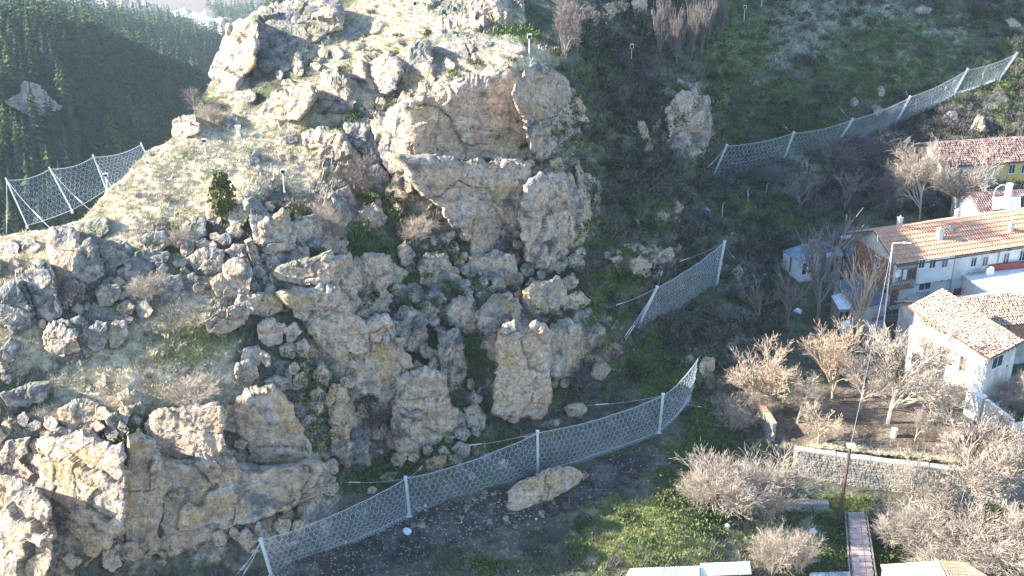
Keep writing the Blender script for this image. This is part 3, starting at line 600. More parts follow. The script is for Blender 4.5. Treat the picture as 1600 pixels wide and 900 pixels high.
RK = [
# upper left crag and boulders
('rock_outcrop',[(358,41),(395,28),(402,60),(397,95),(378,120),(357,150),(330,163),(339,122),(331,107),(340,85)],'pale crag on the skyline above the wooded valley',1.5,.6,.4,-1),
('rock_outcrop',[(392,30),(430,5),(480,-6),(517,5),(522,42),(483,68),(430,86),(398,112),(398,65)],'grey ledge of rock right of the skyline crag',1.5,.35,.5,0),
('boulder',[(269,190),(283,181),(303,178),(310,192),(311,207),(292,214),(274,222),(270,207)],'square grey boulder alone on the left skyline',1.2,.4,.3,-1),
('boulder',[(403,190),(405,160),(425,145),(450,136),(480,128),(492,142),(488,165),(465,187),(437,195),(415,203)],'bright faceted boulder group below the skyline crag',2,.65,.35,-1),
('boulder',[(353,188),(363,176),(375,188),(373,205),(356,206)],'small rock left of the bright faceted boulders',1,.3,.4,0),
('boulder',[(423,107),(440,86),(466,80),(470,100),(440,114)],'flat grey rock under the skyline ledge',1.2,.35,.5,0),
('boulder',[(388,244),(397,236),(408,238),(410,250),(402,259),(391,258)],'dark round boulder alone on the dry grass slope',.9,.1,.4,0),
('boulder',[(436,216),(450,210),(465,213),(466,222),(450,225)],'low dark rock above the lone round boulder',.7,.2,.5,0),
('boulder',[(434,242),(445,238),(458,242),(452,251),(438,252)],'small dark rock left of the notched grey outcrop',.7,.15,.5,0),
('rock_outcrop',[(479,211),(505,202),(533,206),(545,238),(522,250),(488,253),(484,232)],'notched grey outcrop at the right end of the dry slope',1.6,.3,.35,-1),
('rock_outcrop',[(500,140),(508,114),(525,106),(543,126),(553,158),(532,173),(507,172),(498,156)],'two lobed rock with a rusty base on the upper slope',1.8,.5,.35,-1),
('rock_outcrop',[(553,104),(575,88),(608,86),(622,108),(620,135),(592,150),(576,141),(560,148),(551,125)],'cream boulder cluster above the long grass ledge',2,.6,.35,-1),
('rock_outcrop',[(624,92),(645,75),(668,69),(676,92),(670,122),(652,136),(630,130)],'grey columns at the right end of the upper rock row',2,.3,.3,0),
('rock_slab',[(537,54),(575,38),(601,36),(587,51),(550,61)],'flat pale slab lying on the upper dry slope',.5,.3,.9,0),
('rock_outcrop',[(697,26),(718,14),(742,19),(741,40),(718,46),(695,42)],'brown grey rock near the top edge left of the cream pillar',1.4,.4,.4,0),
('boulder',[(742,12),(755,2),(768,12),(768,31),(752,37),(741,24)],'rounded tan boulder left of the cream pillar at the top',1.2,.7,.4,0),
('rock_pillar',[(766,-15),(812,-18),(816,28),(809,48),(795,46),(782,36),(774,10)],'cream rock pillar cut off by the top edge',2,.9,.3,0),
('rock_outcrop',[(662,62),(700,50),(760,52),(800,62),(812,80),(770,92),(720,88),(680,78)],'low mossy rock band under the cream pillar',1.2,.25,.6,0),
# great central face
('cliff_block',[(641,163),(680,147),(735,131),(790,120),(803,130),(808,155),(816,190),(824,225),(824,252),(780,251),(720,247),(655,251),(641,225)],'great square cliff face, upper half, below the middle light post',3,.72,.2,.5),
('cliff_block',[(642,255),(700,252),(770,254),(823,256),(816,300),(817,335),(800,352),(780,354),(765,380),(750,402),(737,396),(742,374),(725,366),(705,346),(698,325),(665,305),(645,275)],'great square cliff face, lower half with the orange lichen band',2.7,.85,.25,.6),
('cliff_block',[(808,132),(830,112),(870,116),(887,140),(906,170),(920,205),(914,240),(898,260),(868,250),(845,237),(828,215),(816,170)],'mossy broken cliff right of the great square face',1.6,.4,.35,1.5),
('cliff_block',[(826,296),(846,275),(880,272),(900,300),(918,338),(920,365),(900,388),(884,410),(858,412),(838,402),(825,380),(820,345)],'orange streaked rounded cliff right of the great face base',2.2,.65,.3,1),
('rock_column',[(580,190),(610,176),(637,166),(640,195),(643,230),(630,270),(618,282),(605,260),(590,225)],'sunlit column left of the great square face',2.2,.55,.3,-1),
('rock_column',[(606,283),(634,272),(642,298),(622,312),(607,305)],'short block under the sunlit column',1.2,.45,.3,-.5),
('rock_outcrop',[(543,197),(575,190),(592,215),(602,250),(578,242),(550,228)],'grey leaning rock behind the sunlit column',1.3,.35,.4,0),
('boulder',[(570,262),(590,255),(606,272),(610,300),(598,308),(580,290)],'grey rib of rock above the bare tan shrub',1,.35,.4,0),
('cliff_block',[(1044,176),(1060,150),(1086,140),(1103,155),(1107,190),(1100,220),(1084,238),(1064,232),(1051,212)],'layered pale outcrop at the foot of the green hillside',2,.55,.3,0),
('boulder',[(940,10),(960,2),(985,5),(975,18),(955,23)],'tan overhang near the top left of the ravine',1,.9,.4,0),
('boulder',[(985,2),(1010,-5),(1009,32),(997,38),(990,18)],'hanging tan rock beside the top edge',1,.9,.3,0),
('boulder',[(995,187),(1008,190),(1019,230),(1008,238),(998,224)],'narrow grey fin in the dark ravine',1,.35,.3,0),
('boulder',[(885,202),(900,200),(908,215),(893,221)],'small pale stone high in the mossy cliff',.8,.6,.4,0),
# left columns
('rock_column',[(78,392),(82,366),(98,352),(112,353),(119,370),(121,400),(112,430),(95,431)],'tall rounded grey column in the left row',2.2,.2,.3,-.5),
('rock_column',[(113,402),(125,385),(140,375),(151,386),(161,410),(162,430),(140,439),(113,431)],'squat grey column right of the tallest left one',1.8,.35,.3,0),
('rock_column',[(36,431),(55,411),(73,408),(85,430),(88,460),(92,485),(75,496),(58,486),(50,460)],'hooded grey column below the left row',2,.25,.3,-.5),
('rock_outcrop',[(-6,462),(15,445),(35,440),(48,460),(53,482),(42,506),(20,516),(0,497)],'dark cleft rock at the left edge of the picture',1.8,.15,.35,0),
('rock_outcrop',[(-30,560),(0,545),(15,530),(28,540),(22,560),(0,572)],'dark low rock on the left edge under the cleft one',1,.1,.5,0),
('rock_outcrop',[(134,351),(150,344),(166,341),(169,360),(150,376),(137,370)],'small dark crest rock at the top of the left row',1.2,.15,.4,0),
('rock_outcrop',[(156,390),(175,378),(196,380),(206,395),(196,411),(175,421),(160,408)],'pale domed rock in the middle of the left row',1.6,.4,.35,0),
('boulder',[(217,373),(235,362),(256,361),(263,378),(250,393),(229,396)],'rounded pale boulder at the right end of the left row',1.6,.35,.35,0),
('rock_outcrop',[(195,409),(215,396),(245,393),(263,396),(256,411),(225,431),(200,441)],'long grey rock below the rounded pale boulder',1.4,.25,.4,0),
('boulder',[(188,395),(200,383),(211,390),(211,405),(195,412)],'egg shaped grey stone between the left rocks',1.3,.3,.4,0),
('boulder',[(147,456),(160,446),(186,443),(189,460),(173,476),(155,481)],'pale rock above the shadowed green hollow',1.4,.4,.4,0),
('boulder',[(168,511),(180,500),(197,503),(199,525),(188,541),(172,546)],'knobbly grey boulder beside the green hollow',1.4,.25,.35,0),
('rock_outcrop',[(65,521),(85,503),(108,499),(118,520),(123,545),(101,553),(85,561),(70,546)],'pale rounded rock, leftmost of the lower left cluster',2,.4,.3,-.5),
('rock_outcrop',[(110,500),(125,494),(138,505),(141,536),(126,546)],'grey rib in the middle of the lower left cluster',1.7,.25,.3,0),
('rock_outcrop',[(139,512),(151,502),(165,505),(168,536),(151,549),(138,541)],'dark rib at the right of the lower left cluster',1.6,.15,.3,0),
('rock_outcrop',[(287,351),(300,342),(321,344),(319,365),(301,379),(287,371)],'low tan rock left of the small green juniper',1.2,.45,.4,0),
('rock_outcrop',[(324,322),(340,314),(346,345),(335,356),(324,346)],'dark slit rock just under the small green juniper',1.1,.3,.35,0),
('rock_outcrop',[(385,315),(405,318),(420,338),(441,350),(451,366),(440,391),(430,406),(415,400),(405,380)],'broken grey spur above the yellow block',1.8,.3,.35,-.5),
('rock_outcrop',[(250,450),(262,432),(280,430),(285,452),(270,470),(252,468)],'low dark rock right of the hollow with bare brush',.8,.3,.4,0),
('rock_column',[(410,352),(425,336),(441,330),(456,350),(476,385),(483,405),(461,412),(435,411),(412,390)],'stepped grey block above the yellow block',2.2,.35,.3,-.5),
('rock_column',[(448,352),(475,340),(496,335),(511,350),(516,390),(491,406),(476,391),(460,371)],'slanting pale slab next to the stepped grey block',2.3,.45,.3,0),
('rock_column',[(349,416),(365,405),(386,405),(393,430),(389,460),(370,471),(354,451)],'big upright grey block in the centre left',2.2,.25,.3,-.5),
('boulder',[(352,391),(365,382),(383,382),(386,400),(362,409)],'small square rock atop the big upright grey block',1.4,.3,.4,0),
('rock_column',[(384,381),(395,375),(406,400),(411,421),(395,421)],'thin leaning slab beside the big upright grey block',1.5,.4,.3,0),
('rock_outcrop',[(328,441),(345,430),(361,445),(363,471),(345,472)],'grey crag left of the big upright block',1.5,.2,.35,0),
('rock_outcrop',[(300,400),(318,388),(345,392),(348,415),(325,432),(305,425)],'tan blocky crag above the hollow with bare brush',1.4,.45,.4,0),
('rock_outcrop',[(318,501),(345,481),(370,475),(389,490),(381,506),(350,519),(325,516)],'smooth grey whale shaped rock above the green strip',1.8,.3,.35,0),
('rock_outcrop',[(385,466),(405,458),(436,465),(441,486),(415,497),(390,486)],'grey and orange rock right of the whale shaped one',1.5,.5,.35,0),
('cliff_block',[(422,429),(440,415),(475,405),(511,397),(523,410),(516,436),(502,452),(462,461),(436,463),(426,446)],'sharp nosed yellow grey block jutting left over the brown face',3.2,.7,.25,-1),
('cliff_block',[(440,462),(500,450),(524,452),(540,480),(545,520),(530,560),(515,545),(495,528),(478,505)],'brown stained face beneath the sharp nosed block',1.8,.85,.3,-.5),
('cliff_block',[(500,500),(545,492),(570,505),(600,492),(616,522),(636,560),(626,596),(600,626),(585,632),(570,612),(545,592),(520,560),(508,535)],'big whitish cliff face in the centre left',2.4,.95,.25,-1),
('cliff_block',[(525,410),(545,402),(552,440),(560,470),(545,492),(520,480),(515,440)],'cracked grey wall right of the sharp nosed block',1.4,.5,.35,0),
('boulder',[(365,585),(372,568),(388,563),(402,572),(405,588),(390,599),(372,597)],'round blue grey boulder, the larger of a pair in the hollow',1.4,.1,.4,0),
('boulder',[(415,597),(430,588),(450,591),(456,605),(440,614),(420,611)],'round blue grey boulder, the flatter of a pair in the hollow',1.2,.1,.4,0),
('rock_outcrop',[(405,505),(425,500),(442,510),(440,535),(420,541),(405,530)],'orange lichen rock above the pair of round boulders',1.1,.6,.4,0),
# lower left massif
('boulder',[(184,616),(200,605),(218,612),(221,632),(208,647),(192,639)],'tan boulder stuck above the long vertical crack',1.6,.6,.35,0),
('cliff_block',[(375,627),(400,610),(425,607),(446,630),(460,645),(470,670),(479,700),(481,716),(450,726),(425,726),(405,729),(388,716),(380,690),(371,665)],'bright pinkish cliff face in the lower left',3,.95,.25,-1.2),
('cliff_block',[(240,652),(265,640),(300,635),(335,630),(346,650),(346,690),(330,711),(300,716),(265,711),(245,690)],'tan weathered face with a bushy top in the lower left',2.4,.75,.3,-.8),
('cliff_block',[(198,682),(240,692),(250,730),(251,790),(236,840),(210,851),(196,821),(195,740)],'ochre face between two long vertical cracks',1.7,.8,.25,0),
('cliff_block',[(252,722),(300,722),(330,716),(400,732),(470,732),(496,745),(491,780),(450,796),(400,806),(380,816),(330,841),(285,866),(256,850),(257,790)],'broad low cliff with a dark undercut at its foot',2.2,.6,.25,-.4),
('cliff_block',[(60,700),(130,682),(186,700),(193,740),(190,790),(175,850),(130,875),(80,860),(62,790)],'broad pinkish cliff left of the long vertical crack',1.8,.65,.25,-.8),
('cliff_block',[(-40,770),(0,745),(55,760),(70,800),(75,860),(60,910),(-40,920)],'pale cliff in the bottom left corner',1.8,.6,.3,-.5),
('rock_outcrop',[(2,706),(14,690),(44,685),(42,708),(22,722),(2,726)],'grey jutting ledge at the lower left edge',1.6,.3,.4,0),
('rock_outcrop',[(46,690),(75,680),(92,696),(78,713),(52,711)],'grey lichened ledge beside the jutting one',1.5,.3,.4,0),
('rock_outcrop',[(5,616),(40,600),(75,598),(71,620),(42,636),(12,633)],'isolated grey rock on the left grass above the lower cliffs',1.4,.3,.4,0),
('rock_outcrop',[(95,640),(125,622),(150,632),(148,655),(120,668),(98,660)],'half buried grey rock in the dry grass',.9,.35,.5,0),
('cliff_block',[(455,728),(482,720),(497,738),(520,748),(505,762),(470,760)],'small spur at the right foot of the lower cliff',1.4,.6,.3,0),
# centre
('rock_outcrop',[(543,412),(570,398),(606,400),(612,420),(600,446),(570,461),(547,446)],'boxy pale outcrop above the whitish face',2,.55,.3,0),
('rock_outcrop',[(655,411),(670,398),(695,398),(713,420),(716,436),(701,456),(680,449),(660,441)],'orange topped outcrop left of the bright green gap',2,.65,.3,0),
('boulder',[(630,413),(640,404),(650,410),(648,424),(636,428)],'small round stone between two orange tinted outcrops',.9,.4,.4,0),
('rock_outcrop',[(736,402),(770,392),(800,400),(800,425),(785,436),(755,435),(740,422)],'wide tan block hanging under the great face',2,.7,.3,0),
('rock_outcrop',[(614,501),(630,480),(650,488),(666,510),(669,541),(650,552),(625,536)],'grey hooded rock at the right shoulder of the whitish face',2.2,.4,.3,0),
('rock_column',[(685,521),(715,515),(723,545),(729,576),(718,601),(700,606),(688,571)],'smooth grey column between green gullies',1.8,.35,.3,.5),
('rock_outcrop',[(743,491),(765,470),(795,457),(808,480),(811,505),(790,521),(775,531),(755,516)],'pale outcrop directly above the fallen looking pillar',2.2,.55,.3,0),
('rock_outcrop',[(698,481),(720,462),(735,465),(745,500),(750,521),(725,519),(705,506)],'pinkish crumbling rock left of the pale outcrop',1.5,.6,.35,0),
('rock_pillar',[(784,526),(805,512),(835,511),(853,526),(857,550),(851,580),(854,600),(857,626),(845,641),(820,651),(800,656),(775,636),(778,600),(784,570),(779,550)],'big detached cream pillar standing above the long net',4,1.0,.1,-.4),
('rock_outcrop',[(820,456),(845,440),(872,435),(881,456),(878,481),(850,491),(825,491)],'orange stained block on the ledge behind the pillar',1.8,.7,.3,0),
('boulder',[(877,436),(895,425),(904,440),(896,456),(882,453)],'round orange boulder at the ledge end',1.4,.75,.4,0),
('rock_outcrop',[(880,463),(905,455),(919,470),(906,486),(882,486)],'cream block at the right end of the ledge',1.5,.75,.35,.5),
('rock_outcrop',[(858,521),(890,505),(925,510),(946,500),(961,506),(951,540),(935,561),(900,581),(870,591),(857,570)],'dark layered cliff right of the cream pillar',1.8,.35,.3,.8),
('rock_outcrop',[(955,405),(970,399),(983,425),(971,432)],'leftmost of the three tan overhanging teeth',1.2,.85,.25,0),
('rock_outcrop',[(981,411),(1000,400),(1015,415),(1012,433),(998,428),(985,430)],'double pointed middle one of the three tan teeth',1.3,.9,.25,0),
('rock_outcrop',[(1024,400),(1045,386),(1053,400),(1041,416),(1028,413)],'rightmost of the three tan overhanging teeth',1.2,.85,.25,0),
('boulder',[(1022,336),(1035,327),(1046,338),(1043,353),(1026,349)],'pale round boulder at the ravine edge above the teeth',1.1,.6,.4,0),
('boulder',[(1044,318),(1056,312),(1068,322),(1062,334),(1048,332)],'pale stone just above the ravine edge boulder',.9,.6,.4,0),
('cliff_block',[(622,590),(665,580),(695,596),(701,625),(723,650),(721,666),(690,686),(660,701),(640,706),(625,690),(624,650)],'grey crumpled cliff at the foot of the centre with a tan hem',2.2,.5,.25,.3),
('rock_outcrop',[(515,642),(535,630),(560,660),(576,690),(571,720),(541,726),(520,702)],'grey rock with an orange smear left of a dark cave',1.6,.45,.3,0),
('rock_outcrop',[(725,640),(745,630),(760,650),(752,672),(733,668)],'small rock at the pillar foot',1,.45,.4,0),
('rock_outcrop',[(905,262),(930,280),(945,310),(935,345),(918,330),(905,300)],'mossy rib at the right flank of the cliff',1.2,.4,.35,1),
('rock_outcrop',[(560,330),(585,318),(600,340),(590,365),(568,360)],'grey block behind the bare tan shrubs',1.2,.3,.4,0),
('rock_outcrop',[(520,300),(545,292),(556,315),(545,338),(525,330)],'dark grey rock in the shaded notch',1,.2,.4,0),
# loose boulders
('boulder',[(706,701),(718,690),(735,695),(733,712),(714,719)],'loose rounded boulder behind the long net',1,.4,.4,0),
('boulder',[(665,721),(678,713),(696,712),(698,727),(686,736),(669,735)],'loose boxy boulder behind the long net, left of the rounded one',1,.3,.4,0),
('boulder',[(880,637),(892,629),(910,628),(918,640),(908,652),(888,652)],'loose grey boulder right of the cream pillar',1,.35,.4,0),
('boulder',[(838,667),(855,656),(876,654),(872,666),(850,673)],'low tan boulder at the right foot of the cream pillar',.8,.75,.5,0),
('rock_slab',[(797,768),(812,754),(840,743),(870,732),(895,730),(906,741),(900,756),(870,775),(830,790),(802,797)],'long pale flat faced boulder beside the track below the long net',1.2,1.1,.2,0),
('boulder',[(906,741),(913,735),(920,743),(912,752)],'small stone touching the long white boulder',.8,.4,.4,0),
('boulder',[(1094,564),(1102,556),(1115,560),(1117,575),(1111,591),(1101,594),(1093,580)],'tall tan boulder at the right tip of the long net',1.1,.95,.3,0),
('boulder',[(1071,560),(1078,553),(1087,558),(1085,571),(1075,572)],'pale stone left of the tall tan boulder',.8,.8,.4,0),
('boulder',[(1143,425),(1155,412),(1162,425),(1158,438),(1148,437)],'white stones right of the small net',.7,.7,.4,0),
('boulder',[(592,744),(606,737),(622,738),(614,752),(600,756)],'flat blue grey stone behind the left end of the long net',.7,.1,.5,0),
('boulder',[(573,763),(582,758),(589,764),(584,772),(575,771)],'small tan stone behind the left end of the long net',.6,.7,.5,0),
('rock_outcrop',[(1472,183),(1482,174),(1496,175),(1497,190),(1490,205),(1477,207)],'blue white rock patch left of the yellow sided crag',1.2,.3,.35,0),
('rock_outcrop',[(1511,212),(1518,200),(1528,180),(1537,184),(1539,203),(1525,210)],'yellow sided crag above the dark tiled roof',1.5,.9,.25,-.5),
('boulder',[(1328,154),(1336,150),(1342,160),(1338,168),(1330,166)],'white stone on the green hillside behind the long upper net',.8,.6,.4,0),
('boulder',[(1371,138),(1378,132),(1384,142),(1380,152),(1373,150)],'upright pale stone on the hillside, right of the white one',.8,.7,.4,0),
('boulder',[(1360,168),(1372,163),(1383,172),(1370,182)],'dim pinkish rock behind the long upper net',.8,.5,.4,0),
('boulder',[(1428,14),(1440,8),(1456,13),(1452,22),(1435,22)],'reddish stones near the top of the hillside',.8,.9,.4,0),
('boulder',[(1572,32),(1582,28),(1596,40),(1594,50),(1580,44)],'orange tan rocks at the top right edge',.9,.95,.4,0),
('rock_outcrop',[(1095,200),(1110,190),(1120,215),(1112,238),(1098,232)],'grey foot of the layered pale outcrop',1,.4,.35,.5),
('rock_outcrop',[(12,158),(30,150),(36,134),(62,133),(68,145),(95,168),(70,180),(45,178),(30,172)],'pale crag showing among the pines of the shaded slope',6,.6,.3,0),
]
for i, (nm, poly, lab, pr_, wm, stp, yw) in enumerate(RK):
    if lab.startswith('pale crag showing'):
        _sv = Ysurf; Ysurf = Yv; make_rock(nm, poly, lab, 5.5, .3, .8, 0, i, depth=30); Ysurf = _sv
    else: make_rock(nm, poly, lab, pr_, wm, stp, yw, i)

# smaller blocks packed between the big ones, so that the cliffs read as one jointed mass
POLYS = [q[1] for q in RK]
BBX = []
def bbx(q): BBX.append((min(p[0] for p in q), min(p[1] for p in q), max(p[0] for p in q), max(p[1] for p in q)))
for q in POLYS: bbx(q)
def covered(px, py, marg):
    X, Y = np.array([px]), np.array([py])
    return any(b[0] - marg < px < b[2] + marg and b[1] - marg < py < b[3] + marg and polyd(X, Y, q)[0] > -marg for q, b in zip(POLYS, BBX))
SMALL = []
ZB = [((150,760,230,120),32,12,25,.6,'tan block wedged in the lower left cliff','blocks wedged in the lower left cliff'),
      ((390,740,140,110),24,11,24,.6,'tan block in the broad low cliff','blocks of the broad low cliff'),
      ((110,440,150,75),24,8,18,.4,'grey block packed in the left row','blocks packed in the left row'),
      ((410,400,130,85),28,9,20,.45,'grey block among the centre left spurs','blocks of the centre left spurs'),
      ((540,540,150,110),22,11,24,.6,'pale block beside the whitish face','blocks beside the whitish face'),
      ((640,640,120,80),18,9,20,.4,'grey block at the cliff foot','blocks at the cliff foot'),
      ((700,460,160,70),20,10,21,.55,'orange tinged block between the ledges','blocks between the ledges'),
      ((870,300,55,150),22,9,20,.4,'mossy block on the right flank','blocks on the right flank'),
      ((870,540,110,60),18,8,18,.4,'dark block by the cream pillar','blocks by the cream pillar'),
      ((600,130,120,60),12,8,17,.5,'pale block of the upper ledges','blocks of the upper ledges'),
      ((430,90,100,70),8,8,16,.4,'grey block of the skyline crag','blocks of the skyline crag'),
      ((600,260,60,80),12,7,15,.4,'grey block left of the square face','blocks left of the square face'),
      ((750,380,80,60),12,7,15,.7,'tan block under the square face','blocks under the square face'),
      ((1070,190,50,65),12,7,15,.5,'pale block of the layered outcrop','blocks of the layered outcrop'),
      ((1000,400,70,20),10,5,11,.7,'tan block by the overhanging teeth','blocks by the overhanging teeth')]
pk = random.Random(99)
for (cx, cy, rx, ry), cnt, s0, s1, wm, lab, grp in ZB:
    c = 0; t = 0
    while c < cnt and t < cnt * 14:
        t += 1; a, q = pk.uniform(0, 6.28), math.sqrt(pk.random()); px, py = cx + rx * q * math.cos(a), cy + ry * q * math.sin(a); r_ = s0 + (s1 - s0) * pk.random() ** 2
        if py < sil(px) + r_ * .7 or py > 930 or px < -20 or covered(px, py, r_ * .35): continue
        if polyd(np.array([px]), np.array([py]), TRACK)[0] > -8: continue
        nv = pk.randint(4, 6); asp = pk.uniform(.75, 1.5); tl = pk.uniform(-.4, .1); po = []
        for i in range(nv):
            th_ = 6.283 * (i + pk.uniform(-.22, .22)) / nv; u, v = math.cos(th_) * r_ / math.sqrt(asp), math.sin(th_) * r_ * math.sqrt(asp); po.append((px + u * math.cos(tl) - v * math.sin(tl), py + u * math.sin(tl) + v * math.cos(tl)))
        o = make_rock('rock_block', po, lab, pk.uniform(.6, 2.0), min(.95, max(.1, wm + pk.uniform(-.25, .25))), .4, pk.uniform(-1, .6), 500 + len(SMALL), 'rock', grp)
        POLYS.append(po); bbx(po); SMALL.append(o); NAMED.append((o, px, py, lab)); c += 1

# small rocks lying about: one mesh of each kind, copied
def small_rock_me(seed, warm, sub=3):
    bm = __import__('bmesh').new(); __import__('bmesh').ops.create_icosphere(bm, subdivisions=sub + 1, radius=1)
    V = np.array([v.co[:] for v in bm.verts]); Fc = np.array([[v.index for v in f.verts] for f in bm.faces]); bm.free()
    a, b, c, t = vor(V * 1.0 + seed * 5.3, seed, .95, True)
    V = V * (1 + .3 * (c - .5) + .5 * t - .08 * np.exp(-(b - a) / .06))[:, None] + .12 * np.stack([vn(V * 1.7 + seed, 1), vn(V * 1.7 + seed, 2), vn(V * 1.7 + seed, 3)], -1)
    n_ = V / np.linalg.norm(V, axis=1, keepdims=True)
    return mesh_np('stone', V, Fc, M['rock'], np.clip(rock_color(V * 1.3 + seed * 9, n_[:, 2], warm), .02, .7))
SR = [small_rock_me(k, (.2, .35, .5, .8)[k % 4]) for k in range(8)]
ZS = [((150,400,140,40),14,.35,.7,'small grey stone','stones of the left rock row',0),
      ((110,580,110,40),12,.3,.6,'small grey stone in grass','stones in the left dry grass',0),
      ((380,440,110,60),18,.3,.7,'angular grey stone','stones of the centre left outcrops',0),
      ((470,640,60,90),26,.3,.8,'lichened gully stone','stones in the lower gully',2),
      ((640,440,110,60),22,.3,.7,'mossy stone','stones between the central outcrops',1),
      ((870,330,60,120),34,.3,.8,'broken pale stone','stones on the right flank',2),
      ((660,720,140,30),22,.25,.7,'fallen stone','fallen stones behind the long net',0),
      ((800,800,180,40),30,.1,.3,'small pale track stone','pale stones on the track',3),
      ((1040,400,60,110),30,.2,.6,'pale ravine stone','stones in the ravine',2),
      ((620,60,200,60),16,.25,.6,'small rock in straw grass','rocks on the upper dry slope',1)]
for (cx, cy, rx, ry), cnt, s0, s1, lab, grp, kk in ZS:
    for k in range(cnt):
        a, q = rnd.uniform(0, 6.28), math.sqrt(rnd.random())
        px, py = cx + rx * q * math.cos(a), cy + ry * q * math.sin(a)
        if py < sil(px) + 6: continue
        p = surf(px, py); s_ = rnd.uniform(s0, s1)
        me = SR[(kk + 4 * (k % 2)) % 8] if k % 3 else SR[rnd.randrange(8)]
        o = link('stone', me); o.location = p + Vector((0, .1, -.25 * s_)); o.scale = (s_ * rnd.uniform(.8, 1.4), s_, s_ * rnd.uniform(.6, 1.3)); o.rotation_euler = (rnd.uniform(-.4, .4), rnd.uniform(-.4, .4), rnd.uniform(0, 6.28))
        tag(o, lab, 'stone', grp); NAMED.append((o, px, py, lab))
# ------------------------------------------------------------------ bare trees and brush
M['twig_pale'] = mat('pale_twigs', (.43,.36,.29), var=.25, scale=3, col2=(.33,.27,.22), spec=.15)  # whitish tan for sunlit trees, the light put into the colour
M['twig_orange'] = mat('orange_twigs', (.50,.37,.25), var=.2, scale=3, col2=(.42,.34,.26), spec=.15)
M['twig_grey'] = mat('grey_twigs', (.22,.19,.175), var=.25, scale=3, col2=(.17,.145,.135), spec=.15)
M['twig_dark'] = mat('dark_twigs', (.12,.102,.098), var=.3, scale=3, col2=(.18,.16,.15), spec=.15)  # darker twigs for shaded brush, the shade put into the colour
M['leaf_dark'] = mat('dark_scrub_leaves', (.04,.055,.02), var=.4, scale=5, col2=(.075,.065,.035), spec=.1)
M['leaf_green'] = mat('green_weeds', (.09,.13,.04), var=.4, scale=5, col2=(.13,.155,.055), spec=.1)
M['leaf_juniper'] = mat('juniper_leaves', (.08,.095,.03), var=.4, scale=5, col2=(.14,.13,.05), spec=.1)
M['straw'] = mat('dry_straw', (.66,.59,.45), var=.25, scale=4, col2=(.52,.45,.3), spec=.1)
M['gravel'] = mat('loose_gravel', (.30,.27,.23), var=.5, scale=2, col2=(.20,.19,.175))
M['leaf_rust'] = mat('rusty_leaves', (.45,.30,.13), var=.3, scale=5, spec=.1)

def perp(d, r_):
    v = Vector((r_.uniform(-1, 1), r_.uniform(-1, 1), r_.uniform(-1, 1))); v = v - d * v.dot(d)
    return v.normalized() if v.length > 1e-4 else d.orthogonal().normalized()
def tree_mesh(seed, h=6.0, spread=.9, stems=1, lev=4, r0=.14, thick=.016, up=.25, n1=6, fork=.25):
    """returns trunk MB and crown MB"""
    r_ = random.Random(seed); T, Cn = MB(), MB(); cnt = [0]
    def ribbon(a, b, w0, w1):
        d = (b - a).normalized(); u = perp(d, r_)
        Cn.add([a - u * w0, a + u * w0, b + u * w1, b - u * w1], [(0, 1, 2, 3)])
    def grow(p, d, L, r, level):
        cnt[0] += 1
        nseg = 3 if level < 2 else 2
        pts = [p]; dd = d.copy()
        for i in range(nseg):
            dd = (dd + perp(dd, r_) * .12 + Vector((0, 0, up * .22))).normalized(); p = p + dd * (L / nseg); pts.append(p)
        for i in range(nseg):
            ra, rb = r * (1 - .35 * i / nseg), r * (1 - .35 * (i + 1) / nseg)
            if level == 0: T.tube(pts[i], pts[i+1], ra, rb, 6, False)
            elif r > .03: Cn.tube(pts[i], pts[i+1], ra, rb, 4, False)
            else: ribbon(pts[i], pts[i+1], max(ra, thick), max(rb, thick * .8))
        if level >= lev: return
        nch = n1 if level == 0 else (5 if level < lev - 1 else 4)
        for k in range(nch):
            f = .3 + .7 * (k + r_.random()) / nch if level else fork + (1 - fork) * (k + r_.random()) / nch
            i = min(int(f * nseg), nseg - 1); q = pts[i].lerp(pts[i+1], f * nseg - i)
            sp_ = spread * r_.uniform(.6, 1.15)
            nd = (dd * math.cos(sp_) + perp(dd, r_) * math.sin(sp_)).normalized()
            grow(q, nd, L * r_.uniform(.5, .78) * (1.1 if level == 0 else 1), r * .55, level + 1)
    for s in range(stems):
        a = 6.28 * s / stems + r_.random(); tilt = 0 if stems == 1 else r_.uniform(.2, .6)
        d = Vector((math.cos(a) * tilt + r_.uniform(-.08, .08), math.sin(a) * tilt + r_.uniform(-.08, .08), 1)).normalized()
        grow(Vector((0, 0, -.15)), d, h * (.5 if stems == 1 else .48), r0, 0)
    return T, Cn
def norm_mb(T, Cn, W=None):
    """scale so the whole has height 1; returns width at that scale"""
    vs = T.v + Cn.v; zm = max(v[2] for v in vs); s = 1 / zm
    for m in (T, Cn): m.v = [(v[0]*s, v[1]*s, v[2]*s) for v in m.v]
    return 2 * np.percentile([math.hypot(v[0], v[1]) for v in Cn.v], 92)
def mk(mb, name, m):
    me = bpy.data.meshes.new(name); me.from_pydata(mb.v, [], mb.f); me.update(); me.materials.append(m); return me
PROTO = {}
def proto(key, mt, **kw):
    T, Cn = tree_mesh(**kw); wd = norm_mb(T, Cn); PROTO[key] = (mk(T, 'trunk', M[mt]), mk(Cn, 'crown', M[mt]), wd)
proto('pale1', 'twig_pale', seed=1, h=6, spread=.62, lev=5, r0=.13, thick=.010, n1=7, up=.35)
proto('pale2', 'twig_pale', seed=2, h=6, spread=.6, lev=5, r0=.13, thick=.010, n1=7, up=.35)
proto('orange', 'twig_orange', seed=3, h=5, spread=.6, lev=5, r0=.13, thick=.010, n1=7, fork=.15, up=.4)
proto('grey1', 'twig_grey', seed=4, h=6, spread=.6, lev=5, r0=.11, thick=.009, n1=6, up=.5)
proto('grey2', 'twig_grey', seed=5, h=6, spread=.7, lev=4, r0=.10, thick=.015, n1=7, up=.5)
